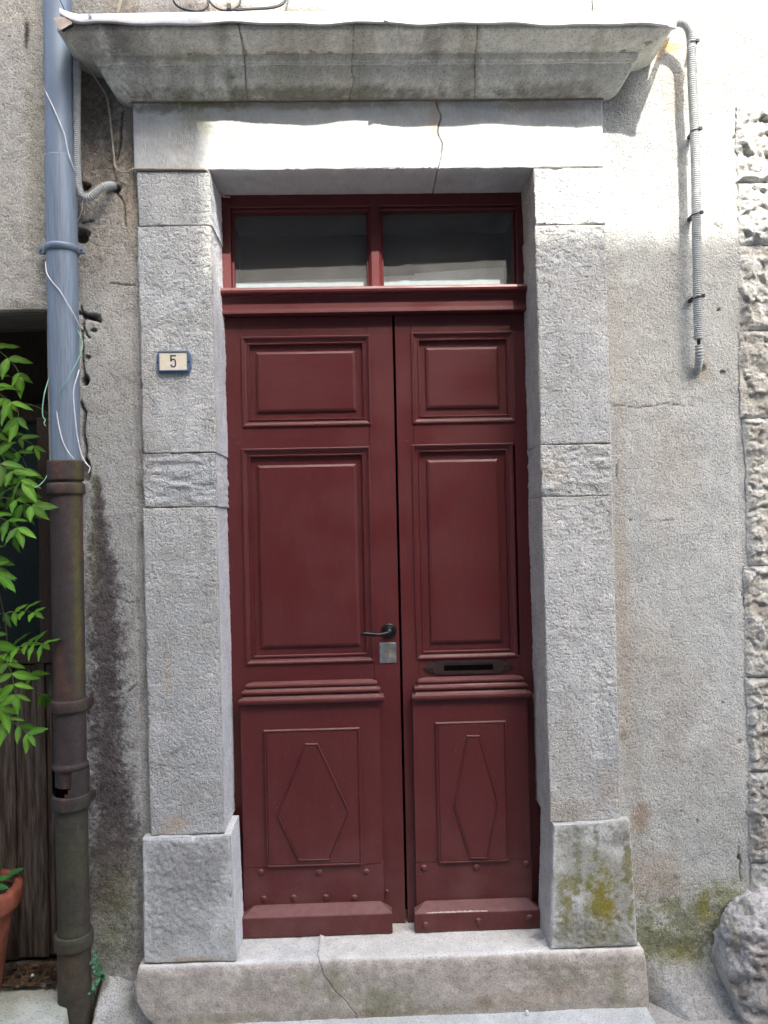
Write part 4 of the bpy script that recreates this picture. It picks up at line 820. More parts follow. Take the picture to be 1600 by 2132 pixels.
# ================================================================== house number plate
pc = at(364, 754.5, 0); num = thing('house_number_plate', 'small blue framed ivory plate with the number 5 on the left jamb', 'house number', (pc[0], -.004, pc[2]))
hw, hh = .0535, .0350; ol = [(-hw * .86, -hh), (hw * .86, -hh), (hw, -hh * .55), (hw, hh * .55), (hw * .86, hh), (-hw * .86, hh), (-hw, hh * .55), (-hw, -hh * .55)]
inn = [(-.0435, -.0262), (.0400, -.0262)]
rings('frame', [(pc[0] + x, pc[2] + z) for x, z in ol], [(0, .003), (0, -.0085), (.0022, -.0108), (.0040, -.0110)], M_blue, num)
ix0, ix1, iz0, iz1 = pc[0] - .0435, pc[0] + .0412, pc[2] - .0262, pc[2] + .0282
rings('frame_lip', rect(ix0 - .0035, ix1 + .0035, iz0 - .0035, iz1 + .0035), [(0, -.0108), (.0003, -.0140), (.0016, -.0145), (.0032, -.0138), (.0035, -.0112)], M_blue, num, fill=False)
face = box('number_face', ix0, ix1, -.0122, -.0105, iz0, iz1, M_ivory, num, .0004)
def digit():
    W2, H2, t = .0092, .0196, .0046; cx, cz0 = pc[0] - .0012, pc[2] + .001; pts = []
    bm = bmesh.new(); y0, y1 = -.0128, -.0121
    add_box(bm, cx - W2, cx + W2, y0, y1, cz0 + H2 - t, cz0 + H2); add_box(bm, cx - W2, cx - W2 + t, y0, y1, cz0 - .001, cz0 + H2 - t)
    # bowl
    ctr = (cx + W2 - .0092, cz0 - H2 + .0092)
    path = [(cx - W2 + t * .5, cz0 - .001 + .0), (cx - W2 + t * .5 + .001, cz0 + .003), (cx - .001, cz0 + .0062), (cx + .004, cz0 + .0050), (cx + W2 - t * .5 - .0008, cz0 + .0012), (cx + W2 - t * .5, cz0 - .004), (cx + W2 - t * .5, cz0 - H2 + .0085), (cx + W2 - t * .5 - .0012, cz0 - H2 + .0045), (cx + .003, cz0 - H2 + t * .55), (cx - .002, cz0 - H2 + t * .5), (cx - W2 + t * .5 + .0012, cz0 - H2 + .0045), (cx - W2 + t * .5, cz0 - H2 + .0095)]
    Q = catmull([(x, 0, z) for x, z in path], .0012); T = np.gradient(Q, axis=0); T /= np.linalg.norm(T, axis=1)[:, None]; Nn = np.stack([-T[:, 2], 0 * T[:, 0], T[:, 0]], 1)
    prev = None
    for q, nn in zip(Q, Nn):
        a, b = q + nn * t * .5, q - nn * t * .5; cur = [bm.verts.new((a[0], y0, a[2])), bm.verts.new((b[0], y0, b[2])), bm.verts.new((b[0], y1, b[2])), bm.verts.new((a[0], y1, a[2]))]
        if prev:
            for i in range(4): bm.faces.new((prev[i], prev[(i + 1) % 4], cur[(i + 1) % 4], cur[i]))
        prev = cur
    bm_obj('digit', bm, M_digit, face)
digit()
for sx in (-.0485, .0475): dome('screw', .0032, M_black, num, (pc[0] + sx, -.0108, pc[2] - .001))

# ================================================================== downpipe: zinc above, cast iron below
pcx, pcy = -.9155, -.030
PX = at(122, 100, pcy)[0]; pcx = PX
dp = thing('zinc_downpipe', 'grey blue zinc downpipe running down the wall left of the door', 'downpipe', (pcx, pcy, Z(.2)))
lathe('upper_pipe', (pcx, pcy), [(.0415, Z(1.9)), (.0415, Z(1.12))], M_zincs, dp, 48)
lathe('lower_pipe', (pcx + .001, pcy), [(.0425, Z(1.1405)), (.0462, Z(1.1405)), (.0462, Z(1.138)), (.0460, Z(.9)), (.0452, Z(.55)), (.0430, Z(.30)), (.0425, Z(.16))], M_zinc, dp, 48)
cl = lathe('pipe_clamp', (pcx + .001, pcy), [(.0462, Z(.868)), (.0505, Z(.868)), (.0512, Z(.862)), (.0505, Z(.848)), (.0462, Z(.848))], M_zincs, dp, 48)
for s in (-1, 1):
    box('clamp_ear', pcx + s * .060 - .010, pcx + s * .060 + .010, pcy - .007, pcy - .002, Z(.846), Z(.869), M_zincs, cl, .001); box('clamp_ear', pcx + s * .060 - .010, pcx + s * .060 + .010, pcy + .002, pcy + .007, Z(.846), Z(.869), M_zincs, cl, .001)
    V, F = tube_vf([(pcx + s * .062, pcy - .014, Z(.858)), (pcx + s * .062, pcy + .012, Z(.858))], .0045, 6); mesh('clamp_bolt', V, F, M_lock, cl)
ip = thing('cast_iron_downpipe', 'rusty old cast iron downpipe with a broken socket below the zinc pipe', 'downpipe', (pcx, pcy, Z(-1.5)))
def iron(name, prof, sdx, seg=64, holes=None):
    pr = []
    for (r0, z0), (r1, z1) in zip(prof[:-1], prof[1:]):
        k = max(1, int(abs(z1 - z0) / .012)); pr += [(r0 + (r1 - r0) * i / k, z0 + (z1 - z0) * i / k) for i in range(k)]
    pr.append(prof[-1]); V, F = lathe_vf((pcx, pcy), [(r, Z(z)) for r, z in pr], seg); V = np.array(V)
    ang = np.arctan2(V[:, 1] - pcy, V[:, 0] - pcx); V[:, :2] += (V[:, :2] - [pcx, pcy]) * (.012 * fbm(V, 40, 3, sdx)[:, None])
    n = fbm(V * np.array([1, 1, .35]), 11, 4, 96)[:, None]; C = np.array([.036, .027, .027]) * (1 + .35 * n) + 0 * V
    k = (sm(.0, .8, fbm(V * np.array([1, 1, .4]), 13, 4, 97)) * .5)[:, None]; C = C * (1 - k * 1.5) + np.array([.085, .040, .026]) * k * 1.5
    g = (np.exp(-((ang + .55) / .33) ** 2) * sm(Z(-.62), Z(-.40), V[:, 2]) * (.75 + .3 * fbm(V, 14, 3, 98)))[:, None]; C = C * (1 - g) + np.array([.075, .066, .014]) * g   # algae stripe down one side
    g = (sm(Z(-.76), Z(-.95), V[:, 2]) * (.55 + .5 * fbm(V, 9, 4, 99)))[:, None]; g = np.clip(g, 0, .8); C = C * (1 - g) + np.array([.046, .048, .025]) * g
    k = (sm(Z(-1.12), Z(-1.25), V[:, 2]) * .5 * sm(-.2, .6, fbm(V, 12, 3, 100)))[:, None]; C = C * (1 - k) + np.array([.075, .044, .026]) * k
    if holes is not None: F = [f for f in F if not holes(V[list(f)].mean(0))]
    o = mesh(name, V, F, M_iron, ip, True, np.clip(C, .008, .5)); return o
iron('pipe_collar', [(.040, .2055), (.0535, .2050), (.0540, .20), (.0532, .150), (.0525, .1440), (.046, .1435)], 1)
iron('pipe_collar', [(.046, .1370), (.0530, .1365), (.0555, .132), (.0555, .106), (.0535, .1020), (.045, .1015)], 2)
iron('pipe_section', [(.0470, .143), (.0472, .10), (.0470, -.60), (.0470, -.715), (.0480, -.718), (.0520, -.722), (.0535, -.728), (.0520, -.735), (.0470, -.738)], 3)
iron('pipe_collar', [(.0470, -.524), (.0535, -.5245), (.0552, -.528), (.0540, -.556), (.053, -.5605), (.047, -.561)], 4)
iron('inner_pipe', [(.0455, -.73), (.0455, -.786)], 5)
lathe('pipe_void', (pcx, pcy), [(.037, Z(-.76)), (.037, Z(-.86))], M_void, ip, 24)
def brk(c):
    a = math.atan2(c[1] - pcy, c[0] - pcx); z = c[2] - EYE           # broken-away front left of the socket
    return -2.75 < a < -1.15 and z > -.805 + .045 * ((a + 1.95) / .8) ** 4 - .018 * (a < -1.6)
iron('pipe_socket', [(.0535, -.735), (.0540, -.80), (.0525, -.815), (.0490, -.830)], 6, 96, brk)
iron('pipe_collar', [(.0480, -.8125), (.0552, -.8130), (.0565, -.818), (.0560, -.850), (.0552, -.8560), (.047, -.8570)], 7)
iron('pipe_section', [(.0490, -.812), (.0470, -.85), (.0465, -1.20), (.0478, -1.225), (.0488, -1.27), (.0488, -1.44), (.0488, -1.56)], 8)
iron('pipe_collar', [(.0480, -1.2350), (.0540, -1.2345), (.0565, -1.238), (.0565, -1.272), (.0550, -1.2800), (.048, -1.2810)], 9)
for z0, z1 in ((-.532, -.556), (-.823, -.848)): box('wall_strap', pcx + .043, pcx + .056, pcy - .004, pcy + .060, Z(z1), Z(z0), M_post, ip, .002)

# ================================================================== cables and conduits
def conduit(name, path, r, parent, period=.0066):
    P = catmull(path, .0016); s = np.concatenate([[0], np.cumsum(np.linalg.norm(np.diff(P, axis=0), axis=1))])
    rad = r * (1 + .085 * np.sign(np.sin(2 * math.pi * s / period)) * np.abs(np.sin(2 * math.pi * s / period)) ** .6); V, F = tube_vf(P, rad, 16)
    return mesh(name, V, F, M_conduit, parent, False)
rc = thing('corrugated_conduit', 'grey corrugated conduit with black cable ties down the wall right of the door', 'conduit', at(1450, 400, -.03))
cpath = [at(1404, 47, -.05), at(1418, 46, -.055), at(1431, 54, -.055), at(1438, 72, -.05), at(1440, 100, -.047), at(1442, 180, -.045), at(1446, 260, -.043), at(1449, 360, -.042), at(1450, 450, -.042), at(1452, 560, -.040), at(1453, 640, -.038), at(1455, 706, -.036)]
conduit('conduit_tube', cpath, .0135, rc)
conduit('conduit_end', [at(1455, 718, -.034), at(1456, 735, -.030), at(1455.5, 752, -.020), at(1453, 766, -.004), at(1451, 772, .03)], .0125, rc, .009)
tube('inner_cable', catmull([at(1402, 47, -.05), at(1408, 46, -.05)], .002), .005, M_tie, rc); tube('inner_cable', [at(1455, 700, -.036), at(1456, 722, -.034)], .0055, M_tie, rc)
for u, v, y in ((1442, 91, -.047), (1448, 273, -.043), (1450, 447, -.042), (1453, 620, -.039)):
    c = at(u, v, y); th = np.linspace(0, 2 * math.pi, 25); tilt = .003
    P = np.stack([c[0] + .0150 * np.cos(th), c[1] + .0150 * np.sin(th), c[2] + tilt * np.cos(th)], 1)
    V, F = tube_vf(P, .0021, 6, False); t = mesh('cable_tie', V, F, M_tie, rc)
    a = -.75; hx, hy = c[0] + .0165 * math.cos(a), c[1] + .0165 * math.sin(a); box('tie_head', hx - .0055, hx + .0055, hy - .004, hy + .004, c[2] - .002, c[2] + .008, M_tie, t, .001)
for v, y in ((91, -.02), (273, -.02), (447, -.02), (620, -.02)):
    c = at(1446, v, -.02); box('wall_bracket', c[0] - .006, c[0] + .006, -.030, .02, c[2] - .006, c[2] + .004, M_tie, rc)
lc = thing('corrugated_conduit', 'grey corrugated conduit looping into the wall beside the zinc pipe', 'conduit', at(160, 250, 0))
conduit('conduit_tube', [at(161, 88, -.030), at(161, 130, -.028), at(160, 200, -.026), at(160, 280, -.026), at(161, 350, -.026), at(164, 390, -.024), at(172, 408, -.020), at(186, 410, -.018), at(203, 398, -.012), at(222, 387, -.002), at(240, 387, .05)], .0120, lc, .0062)
def cable(name, label, pts, r, mat_, step_=.006, seg=8, cat='cable'):
    o = tube(name, catmull([at(*p) for p in pts], step_), r, mat_, None, seg); return prop(o, label, cat, kind='thing')
cable('door_cable', 'cream cable dropping from the hood and turning along the lintel into the transom corner',
      [(168, 104, -.04), (182, 136, -.01), (205, 172, .02), (222, 200, .024), (229, 240, .024), (234, 290, .026), (238, 330, .026), (241, 348, .022), (252, 358, .012), (266, 358, .0), (280, 351.5, -.004), (330, 351.5, -.005), (380, 352, -.005), (415, 352.5, -.005), (428, 353, -.003), (437, 362, .01), (443, 380, .07), (452, 398, .13), (466, 409, .185), (480, 411, .19)], .0030, M_cream)
cable('white_cable', 'thin white cable wound across the zinc pipe above its clamp', [(93, 184, -.045), (100, 200, -.07), (112, 225, -.076), (125, 255, -.076), (135, 280, -.074), (142, 315, -.070), (152, 345, -.055), (160, 365, -.02), (168, 385, -.004), (172, 410, -.0), (170, 440, .01), (157, 470, .02)], .0017, M_white_w)
cable('white_cable', 'thin white cable slanting across the zinc pipe below its clamp', [(95, 545, -.045), (98, 568, -.065), (108, 585, -.078), (125, 605, -.080), (140, 630, -.077), (152, 650, -.070), (163, 672, -.05), (168, 690, -.03)], .0014, M_white_w)
cable('white_cable', 'white cable hanging down the right edge of the zinc pipe to the iron collar', [(165, 770, -.045), (160, 788, -.062), (154, 810, -.070), (154, 835, -.072), (157, 870, -.070), (162, 910, -.066), (170, 945, -.064), (180, 965, -.070), (188, 974, -.075), (184, 985, -.080)], .0017, M_white_w)
cable('white_cable', 'short white cable curving down the left side of the pipe into the collar', [(114, 818, -.060), (118, 850, -.070), (122, 880, -.074), (130, 915, -.077), (142, 940, -.078), (155, 956, -.080)], .0015, M_white_w)
cable('green_wire', 'thin green wire hooked around the zinc pipe with a frayed hanging end', [(162, 688, -.035), (170, 705, -.045), (172, 720, -.050), (167, 740, -.058), (152, 770, -.072), (138, 795, -.077), (125, 815, -.074), (116, 828, -.064), (112, 850, -.05), (108, 930, -.04), (100, 985, -.05), (85, 1008, -.08), (72, 1015, -.10)], .0014, M_green_w)
cable('green_wire', 'pale green wire end dangling left of the zinc pipe', [(107, 775, -.045), (100, 795, -.06), (93, 820, -.07), (89, 850, -.07), (90, 868, -.07), (95, 874, -.068), (92, 880, -.07), (95, 887, -.07)], .0018, M_green_w)
cable('cream_cable', 'short cream cable rising behind the metal flashing', [(243, 30, .02), (250, 12, .015), (256, -30, .015)], .0038, M_cream)
cable('dark_wire', 'thin dark wire crossing the top of the zinc pipe', [(139, 30, -.095), (131, 12, -.085), (120, -12, -.078)], .0018, M_blk_w)
blk_ = thing('black_cable_coil', 'black cable coiled in loops on the wall above the flashing', 'cable', at(430, 12, .01))
for pts in ([(362, -40, .015), (360, -5, .01), (372, 14, .004), (400, 23, .0), (422, 22, .0), (434, 10, .004), (434, -10, .008), (436, -40, .01)], [(432, -30, .012), (436, 0, .006), (452, 17, .0), (476, 22, -.002), (497, 12, .002), (503, -10, .01)], [(470, 22, .0), (500, 19, .0), (540, 17, .002), (575, 13, .004), (592, 3, .008), (600, -12, .012), (603, -40, .014)], [(490, 22, -.004), (530, 19, -.002), (565, 17, .0), (590, 8, .004), (598, -8, .01)]):
    tube('cable_loop', catmull([at(*p) for p in pts], .008), .0034, M_blk_w, blk_)
c = at(477, 16, -.004); box('cable_clip', c[0] - .006, c[0] + .006, -.012, .03, c[2] - .008, c[2] + .010, M_blk_w, blk_, .001)

# ================================================================== neighbouring house at the left
nb = thing('neighbouring_house', 'grey concrete wall of the neighbouring house above a dark recessed opening', 'house', (-1.2, .1, 0), kind='thing')
def neigh():
    X, Zz = np.meshgrid(np.linspace(-1.46, -.960, 110), np.linspace(Z(.681), Z(1.8), 240)); P = np.stack([X, 0 * X, Zz], -1)
    n = .003 * fbm(P, 5, 4, 31) + .0016 * fbm(P, 50, 3, 32); P[..., 1] = -.004 + n
    C = base_col(P, np.array([.37, .365, .335]), 33, .10); g = sm(.0, .8, fbm(P, 6, 4, 34))[..., None] * .35; C = C * (1 - g) + np.array([.29, .295, .235]) * g
    C = stain(C, P, (75, 350), (26, 330), np.array([.23, .22, .15]), .5, 35, 1, 40); C = stain(C, P, (50, 640), (60, 14), np.array([.16, .15, .11]), .6, 36); C = stain(C, P, (57, 70), (6, 30), np.array([.03, .03, .03]), .95, 37, .6, 60); C = stain(C, P, (56, 95), (4, 20), np.array([.05, .05, .04]), .8, 38); C = stain(C, P, (22, 77), (3, 3), np.array([.05, .05, .05]), .8, 38)
    a = P[:1].copy(); rows = []
    for k in np.linspace(1, 0, 7)[:-1]: r = a.copy(); r[..., 1] = .05 * k; rows.append(r)
    P2 = np.concatenate(rows + [P], 0); C2 = np.concatenate([C[:1]] * 6 + [C], 0)
    b = P2[:, -1:].copy(); b[..., 1] = .06; P2 = np.concatenate([P2, b], 1); C2 = np.concatenate([C2, C2[:, -1:]], 1)
    grid('concrete_wall', P2, M_render, nb, np.clip(C2, .01, .8))
    box('lintel_beam', -1.46, -.966, .020, .16, Z(.676), Z(.80), M_beam, nb, .004)
    box('lintel_beam', -1.46, -.966, .162, .29, Z(.682), Z(.80), M_beam, nb, .004)
    box('recess_back', -1.46, -.972, .265, .29, 0.02, Z(.68), M_post, nb)
    box('window_post', -1.062, -1.020, .11, .26, Z(-.44), Z(.36), M_post, nb, .003); box('door_post', -1.046, -1.010, .16, .26, .02, Z(-.4425), M_post, nb, .003)
    box('reveal', -.992, -.975, .035, .29, .0, Z(.68), M_mortar, nb)
    box('window_head', -1.46, -1.02, .20, .262, Z(.362), Z(.42), M_post, nb, .003); box('window_sill', -1.46, -1.02, .13, .262, Z(-.4425), Z(-.405), M_post, nb, .003)
    mesh('window_pane', [(-1.46, .215, Z(-.41)), (-1.06, .215, Z(-.41)), (-1.06, .215, Z(.37)), (-1.46, .215, Z(.37))], [(0, 1, 2, 3)], M_dglass, nb)
    xs = [-1.46, -1.345, -1.262, -1.176, -1.106, -1.072, -1.047]
    for i in range(len(xs) - 1):
        yv = (.170, .178, .168, .176, .166, .172)[i]
        V, F = [], []; bm = bmesh.new(); add_box(bm, xs[i] + .001, xs[i + 1] - .001, yv, .20, Z(-1.435) + .004 * i, Z(-.447) - .006 * (i % 2), .003, 2); bm_obj('plank', bm, M_plank, nb)
    box('board_rail', -1.46, -1.047, .202, .262, Z(-1.45), Z(-.446), M_post, nb)
    box('upper_body', -9, -1.462, -.004, .018, Z(.68), 7.2, M_plaster, nb); box('upper_body', -1.46, -.962, -.004, .018, Z(1.802), 7.2, M_plaster, nb)
neigh()
def p_thr(C, P, e):
    C[:] = C * np.array([.88, .91, .82]); g = sm(-.1, .6, fbm(P, 10, 4, 39))[..., None] * .5; C[:] = C * (1 - g) + np.array([.26, .27, .19]) * g; return C
def thr_slab():
    xs = np.linspace(-1.5, -.90, 120); ys = np.linspace(-.30, .26, 110); X, Y = np.meshgrid(xs, ys)
    P = np.stack([X, Y, 0 * X], -1); edge = -.945 + .055 * sm(.06, -.16, Y) + .008 * fbm(P, 20, 3, 41)
    P[..., 0] = -1.5 + (X + 1.5) / .60 * (edge + 1.5); P[..., 2] = Z(-1.437) + .004 * fbm(P, 9, 4, 42) + .002 * fbm(P, 45, 3, 43) - .06 * sm(edge - .012, edge, P[..., 0]) 
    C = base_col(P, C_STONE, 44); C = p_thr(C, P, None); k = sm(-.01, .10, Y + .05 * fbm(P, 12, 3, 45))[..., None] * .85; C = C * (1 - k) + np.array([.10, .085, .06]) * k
    o = grid('threshold_slab', P, M_smooth, None, np.clip(C, .01, .8)); return prop(o, 'weathered greenish stone slab on the ground left of the downpipe', 'paving slab', kind='thing')
thr_slab()
def haunch():
    """Cement fillet between the wall, the step's cut end and the ground."""
    xs = np.linspace(-.97, -.60, 90); ts = np.linspace(0, 1, 70); X, T = np.meshgrid(xs, ts); Y = .028 - (.046 + .17 * (1 - sm(-.80, -.735, X))) * T
    hgt = Z(-1.355 - .03 * sm(-.95, -.80, X)) - .19 * T ** .7
    hgt = hgt - .15 * sm(-.845, -.885, X)
    P = np.stack([X, Y, hgt], -1); P[..., 2] += .010 * fbm(P, 12, 4, 46) + .003 * fbm(P, 50, 3, 47)
    C = base_col(P, np.array([.40, .405, .395]), 48, .14); g = sm(.0, .7, fbm(P, 13, 4, 49))[..., None] * .6; C = C * (1 - g) + np.array([.20, .215, .17]) * g
    m = sm(-.83, -.87, X + .02 * fbm(P, 20, 3, 52))[..., None]; C = C * (1 - m) + np.array([.10, .085, .035]) * m
    C = stain(C, P, (196, 2085), (16, 30), np.array([.10, .12, .02]), .9, 53, .9, 60); C = stain(C, P, (160, 2090), (22, 26), np.array([.20, .11, .05]), .8, 54, .9, 60); C = stain(C, P, (225, 2010), (22, 24), np.array([.09, .10, .04]), .8, 55, 1.0, 60)
    o = grid('cement_fillet', P, M_render, house, np.clip(C, .01, .8), flip=False); return o
haunch()
def litter():
    V, F = [], []
    for i in range(620):
        u = rng.normal(58, 38); v = rng.uniform(1984, 2046); y = .14 - (v - 1984) / 62 * .13; c = at(u, v, y); c[2] = Z(-1.428) + rng.uniform(0, .012)
        if c[0] > -.985 and c[1] < .03: continue
        a, L, w = rng.uniform(0, 6.28), rng.uniform(.006, .016), rng.uniform(.002, .006); d = np.array([math.cos(a), math.sin(a), rng.uniform(-.3, .3)]) * L; s = np.array([-math.sin(a), math.cos(a), rng.uniform(-.4, .4)]) * w
        k = len(V); V += [c - d, c + s, c + d, c - s]; F.append((k, k + 1, k + 2, k + 3))
    return prop(mesh('leaf_litter', V, F, M_litter), kind='stuff')
litter()
def pebble(loc, r, label, sd2, mat_=None):
    bm = bmesh.new(); bmesh.ops.create_icosphere(bm, subdivisions=3, radius=1); P = np.array([v.co[:] for v in bm.verts]); F = np.array([[v.index for v in f.verts] for f in bm.faces]); bm.free()
    P = P * np.array(r) * (1 + .12 * fbm(P, 1.5, 3, sd2))[:, None] + np.array(loc); o = mesh('pebble', P, F, mat_ or M_pebble, None, True, origin=loc); return prop(o, label, 'pebble', 'white pebbles on the ground')
q = at(68, 2013, .06); pebble((q[0], .06, Z(-1.420)), (.006, .006, .010), 'white pebble among the dry leaves at the foot of the planks', 3)
q = at(1098, 2117, -.05); pebble((q[0], -.048, Z(-1.525)), (.006, .006, .009), 'small pale pebble at the foot of the door step front', 4)

# ================================================================== plants
def leaflet_mesh(name, mat_, L=1.0, w=.40, nseg=11, fold=.18, droop=.15, tip=1.6):
    V = []; t = np.linspace(0, 1, nseg)
    cc = []
    for i, q in enumerate(t):
        cc += [(.85, .85, .85, 1), (1, 1, 1, 1), (1.35, 1.25, 1.6, 1), (1, 1, 1, 1), (.85, .85, .85, 1)]
        hw_ = w * .5 * (math.sin(math.pi * q ** .8) ** .85) * (1 - .25 * q) if 0 < q < 1 else 0.004; z = -droop * q * q
        for s in (-1, -.5, 0, .5, 1): V.append((s * hw_, q * L, z + fold * abs(s) * hw_ + .022 * abs(s) * math.sin(q * 13 + s * 2)))
    F = [(i * 5 + k, i * 5 + k + 1, (i + 1) * 5 + k + 1, (i + 1) * 5 + k) for i in range(nseg - 1) for k in range(4)]
    me = bpy.data.meshes.new(name); me.from_pydata(V, [], F); a_ = me.color_attributes.new('Col', 'FLOAT_COLOR', 'POINT'); a_.data.foreach_set('color', np.array(cc, np.float32).ravel()); me.materials.append(mat_); me.polygons.foreach_set('use_smooth', np.full(len(F), True)); return me
LM = [leaflet_mesh('leaflet', M_leaf, w=.40, fold=.22, droop=.16), leaflet_mesh('leaflet', M_leaf, w=.44, fold=.10, droop=.28), leaflet_mesh('leaflet', M_leaf, w=.36, fold=.30, droop=.08)]
def orient(d, nrm):
    y = Vector(d).normalized(); z = Vector(nrm); z = (z - y * z.dot(y)).normalized(); x = y.cross(z); return Matrix((x, y, z)).transposed()
wis = thing('wisteria', 'bright green wisteria hanging in front of the dark recess at the left edge', 'climbing plant', (-1.36, .02, 0))
def frond(pts, y0, y1, L0, pairs, terminal=True, seed=0, face=(.15, -.8, .75), spread=58):
    r_ = np.random.default_rng(seed); n = len(pts); P3 = [at(u, v, y0 + (y1 - y0) * i / (n - 1)) for i, (u, v) in enumerate(pts)]
    C_ = catmull(P3, .004); s = np.concatenate([[0], np.cumsum(np.linalg.norm(np.diff(C_, axis=0), axis=1))]); T = np.gradient(C_, axis=0)
    V, F = tube_vf(C_, np.linspace(.0013, .0007, len(C_)), 5); fr = mesh('leaf', V, F, M_stalk, wis, True)
    nv = np.array(face, float)
    def put(i, ang, L):
        t = T[i] / np.linalg.norm(T[i]); nn = nv + r_.normal(0, .22, 3); nn = nn - t * (nn @ t); nn /= np.linalg.norm(nn); b = np.cross(nn, t)
        a = math.radians(ang + r_.normal(0, 7)); d = t * math.cos(a) + b * math.sin(a) + r_.normal(0, .10, 3) + np.array([0, -.06, -.10])
        o = bpy.data.objects.new('leaflet', LM[r_.integers(3)]); COL.objects.link(o); o.parent = fr
        n2 = nn + r_.normal(0, .25, 3); M = orient(d, n2).to_4x4(); S = L * .93 * r_.uniform(.72, 1.14)
        o.matrix_local = Matrix.Translation(Vector(C_[i] - wloc(fr))) @ M @ Matrix.Scale(S, 4)
    for k in range(pairs):
        f = .12 + .80 * k / max(1, pairs - 1) if pairs > 1 else .5; i = int(np.searchsorted(s, f * s[-1])); i = min(max(i, 1), len(C_) - 2)
        L = L0 * (.70 + .35 * math.sin(math.pi * (.25 + .6 * f)))
        put(i, spread - 14 * f, L); put(i, -(spread - 14 * f), L)
    if terminal: put(len(C_) - 2, 0, L0 * 1.0)
for a in (dict(pts=[(-60, 700), (-15, 720), (30, 760), (42, 785)], y0=.05, y1=.03, L0=.072, pairs=4, seed=1), dict(pts=[(-70, 760), (-20, 790), (10, 835)], y0=.04, y1=.0, L0=.080, pairs=4, seed=2),
          dict(pts=[(-70, 800), (-10, 815), (35, 850), (37, 882)], y0=.0, y1=-.05, L0=.082, pairs=4, seed=3), dict(pts=[(-60, 860), (-20, 900), (5, 950), (14, 975)], y0=.02, y1=-.02, L0=.08, pairs=4, seed=4),
          dict(pts=[(-60, 930), (0, 925), (40, 945), (62, 985)], y0=.06, y1=.03, L0=.068, pairs=4, seed=5), dict(pts=[(-70, 960), (-10, 960), (30, 985), (50, 1005)], y0=-.02, y1=-.08, L0=.082, pairs=5, seed=6),
          dict(pts=[(-70, 985), (-20, 1000), (25, 1020), (50, 1060)], y0=.03, y1=.0, L0=.08, pairs=5, seed=7), dict(pts=[(-60, 1035), (0, 1035), (45, 1045), (72, 1058)], y0=-.05, y1=-.12, L0=.086, pairs=4, seed=8, spread=66),
          dict(pts=[(-60, 1060), (-10, 1075), (30, 1090), (40, 1105)], y0=-.08, y1=-.14, L0=.084, pairs=4, seed=9, spread=70), dict(pts=[(-70, 1120), (-25, 1150), (-2, 1190)], y0=-.03, y1=-.06, L0=.078, pairs=4, seed=10),
          dict(pts=[(-60, 1160), (-20, 1180), (0, 1200)], y0=-.07, y1=-.1, L0=.075, pairs=3, seed=11), dict(pts=[(0, 1278), (25, 1275), (50, 1273), (76, 1276)], y0=.02, y1=-.08, L0=.062, pairs=4, seed=12),
          dict(pts=[(14, 1348), (40, 1346), (70, 1340), (92, 1343)], y0=.0, y1=-.10, L0=.070, pairs=5, seed=13), dict(pts=[(12, 1372), (24, 1400), (30, 1430), (34, 1452)], y0=-.06, y1=-.11, L0=.078, pairs=4, seed=14, spread=74),
          dict(pts=[(-20, 1480), (15, 1498), (45, 1515), (63, 1532)], y0=-.06, y1=-.12, L0=.074, pairs=4, seed=15, spread=66), dict(pts=[(60, 1395), (80, 1430), (88, 1450)], y0=.10, y1=.09, L0=.062, pairs=2, seed=16),
          dict(pts=[(-70, 1420), (-20, 1440), (5, 1480)], y0=-.05, y1=-.09, L0=.078, pairs=4, seed=17), dict(pts=[(-60, 1300), (-20, 1330), (0, 1370)], y0=-.02, y1=-.06, L0=.075, pairs=4, seed=18),
          dict(pts=[(-60, 1010), (-10, 1060), (20, 1100), (30, 1120)], y0=.07, y1=.04, L0=.075, pairs=5, seed=19), dict(pts=[(-40, 880), (20, 905), (60, 920), (75, 935)], y0=.09, y1=.06, L0=.06, pairs=4, seed=20),
          dict(pts=[(105, 1440), (112, 1442), (122, 1444)], y0=.06, y1=.05, L0=.05, pairs=1, seed=21)):
    frond(**a)
for pts in ([(-80, 700, .06), (-30, 850, .05), (0, 960, .04), (12, 985, .02)], [(-60, 1000, .0), (-10, 1060, -.02), (-5, 1200, -.03), (12, 1300, -.02), (15, 1350, -.02)], [(-10, 965, -.04), (20, 972, -.06), (55, 978, -.07)], [(52, 840, .05), (80, 848, .05), (105, 865, .05)]):
    tube('stem', catmull([at(*p) for p in pts], .01), .0019, M_twig, wis, 6)
# weed at the foot of the iron pipe
weed = thing('small_weed', 'small bluish green weed growing at the foot of the iron downpipe', 'weed', at(200, 2040, -.02))
WL = leaflet_mesh('leaf', M_leaf2, w=.95, nseg=5, fold=.1, droop=.1)
for k, (pts) in enumerate(([(212, 2030, .0), (204, 2005, -.02), (198, 1985, -.03), (196, 1976, -.03)], [(212, 2035, .0), (204, 2025, -.03), (198, 2015, -.04), (192, 2000, -.05)], [(210, 2040, -.01), (205, 2040, -.04), (200, 2052, -.05), (188, 2068, -.05)], [(212, 2030, .0), (214, 2022, -.02), (218, 2028, -.03)])):
    C_ = catmull([at(*p) for p in pts], .003); tube('stem', C_, .0011, M_leaf2, weed, 5)
    for i in range(0, len(C_), 2):
        for rep in range(2):
            a = rng.uniform(0, 6.28); o = bpy.data.objects.new('leaf', WL); COL.objects.link(o); o.parent = weed
            d = (math.cos(a), -.5 + .3 * math.sin(a), .7 * math.sin(a)); o.matrix_local = Matrix.Translation(Vector(C_[i] + rng.normal(0, .0035, 3) - wloc(weed))) @ orient(d, (.1, -.8, .6)).to_4x4() @ Matrix.Scale(rng.uniform(.006, .0105), 4)
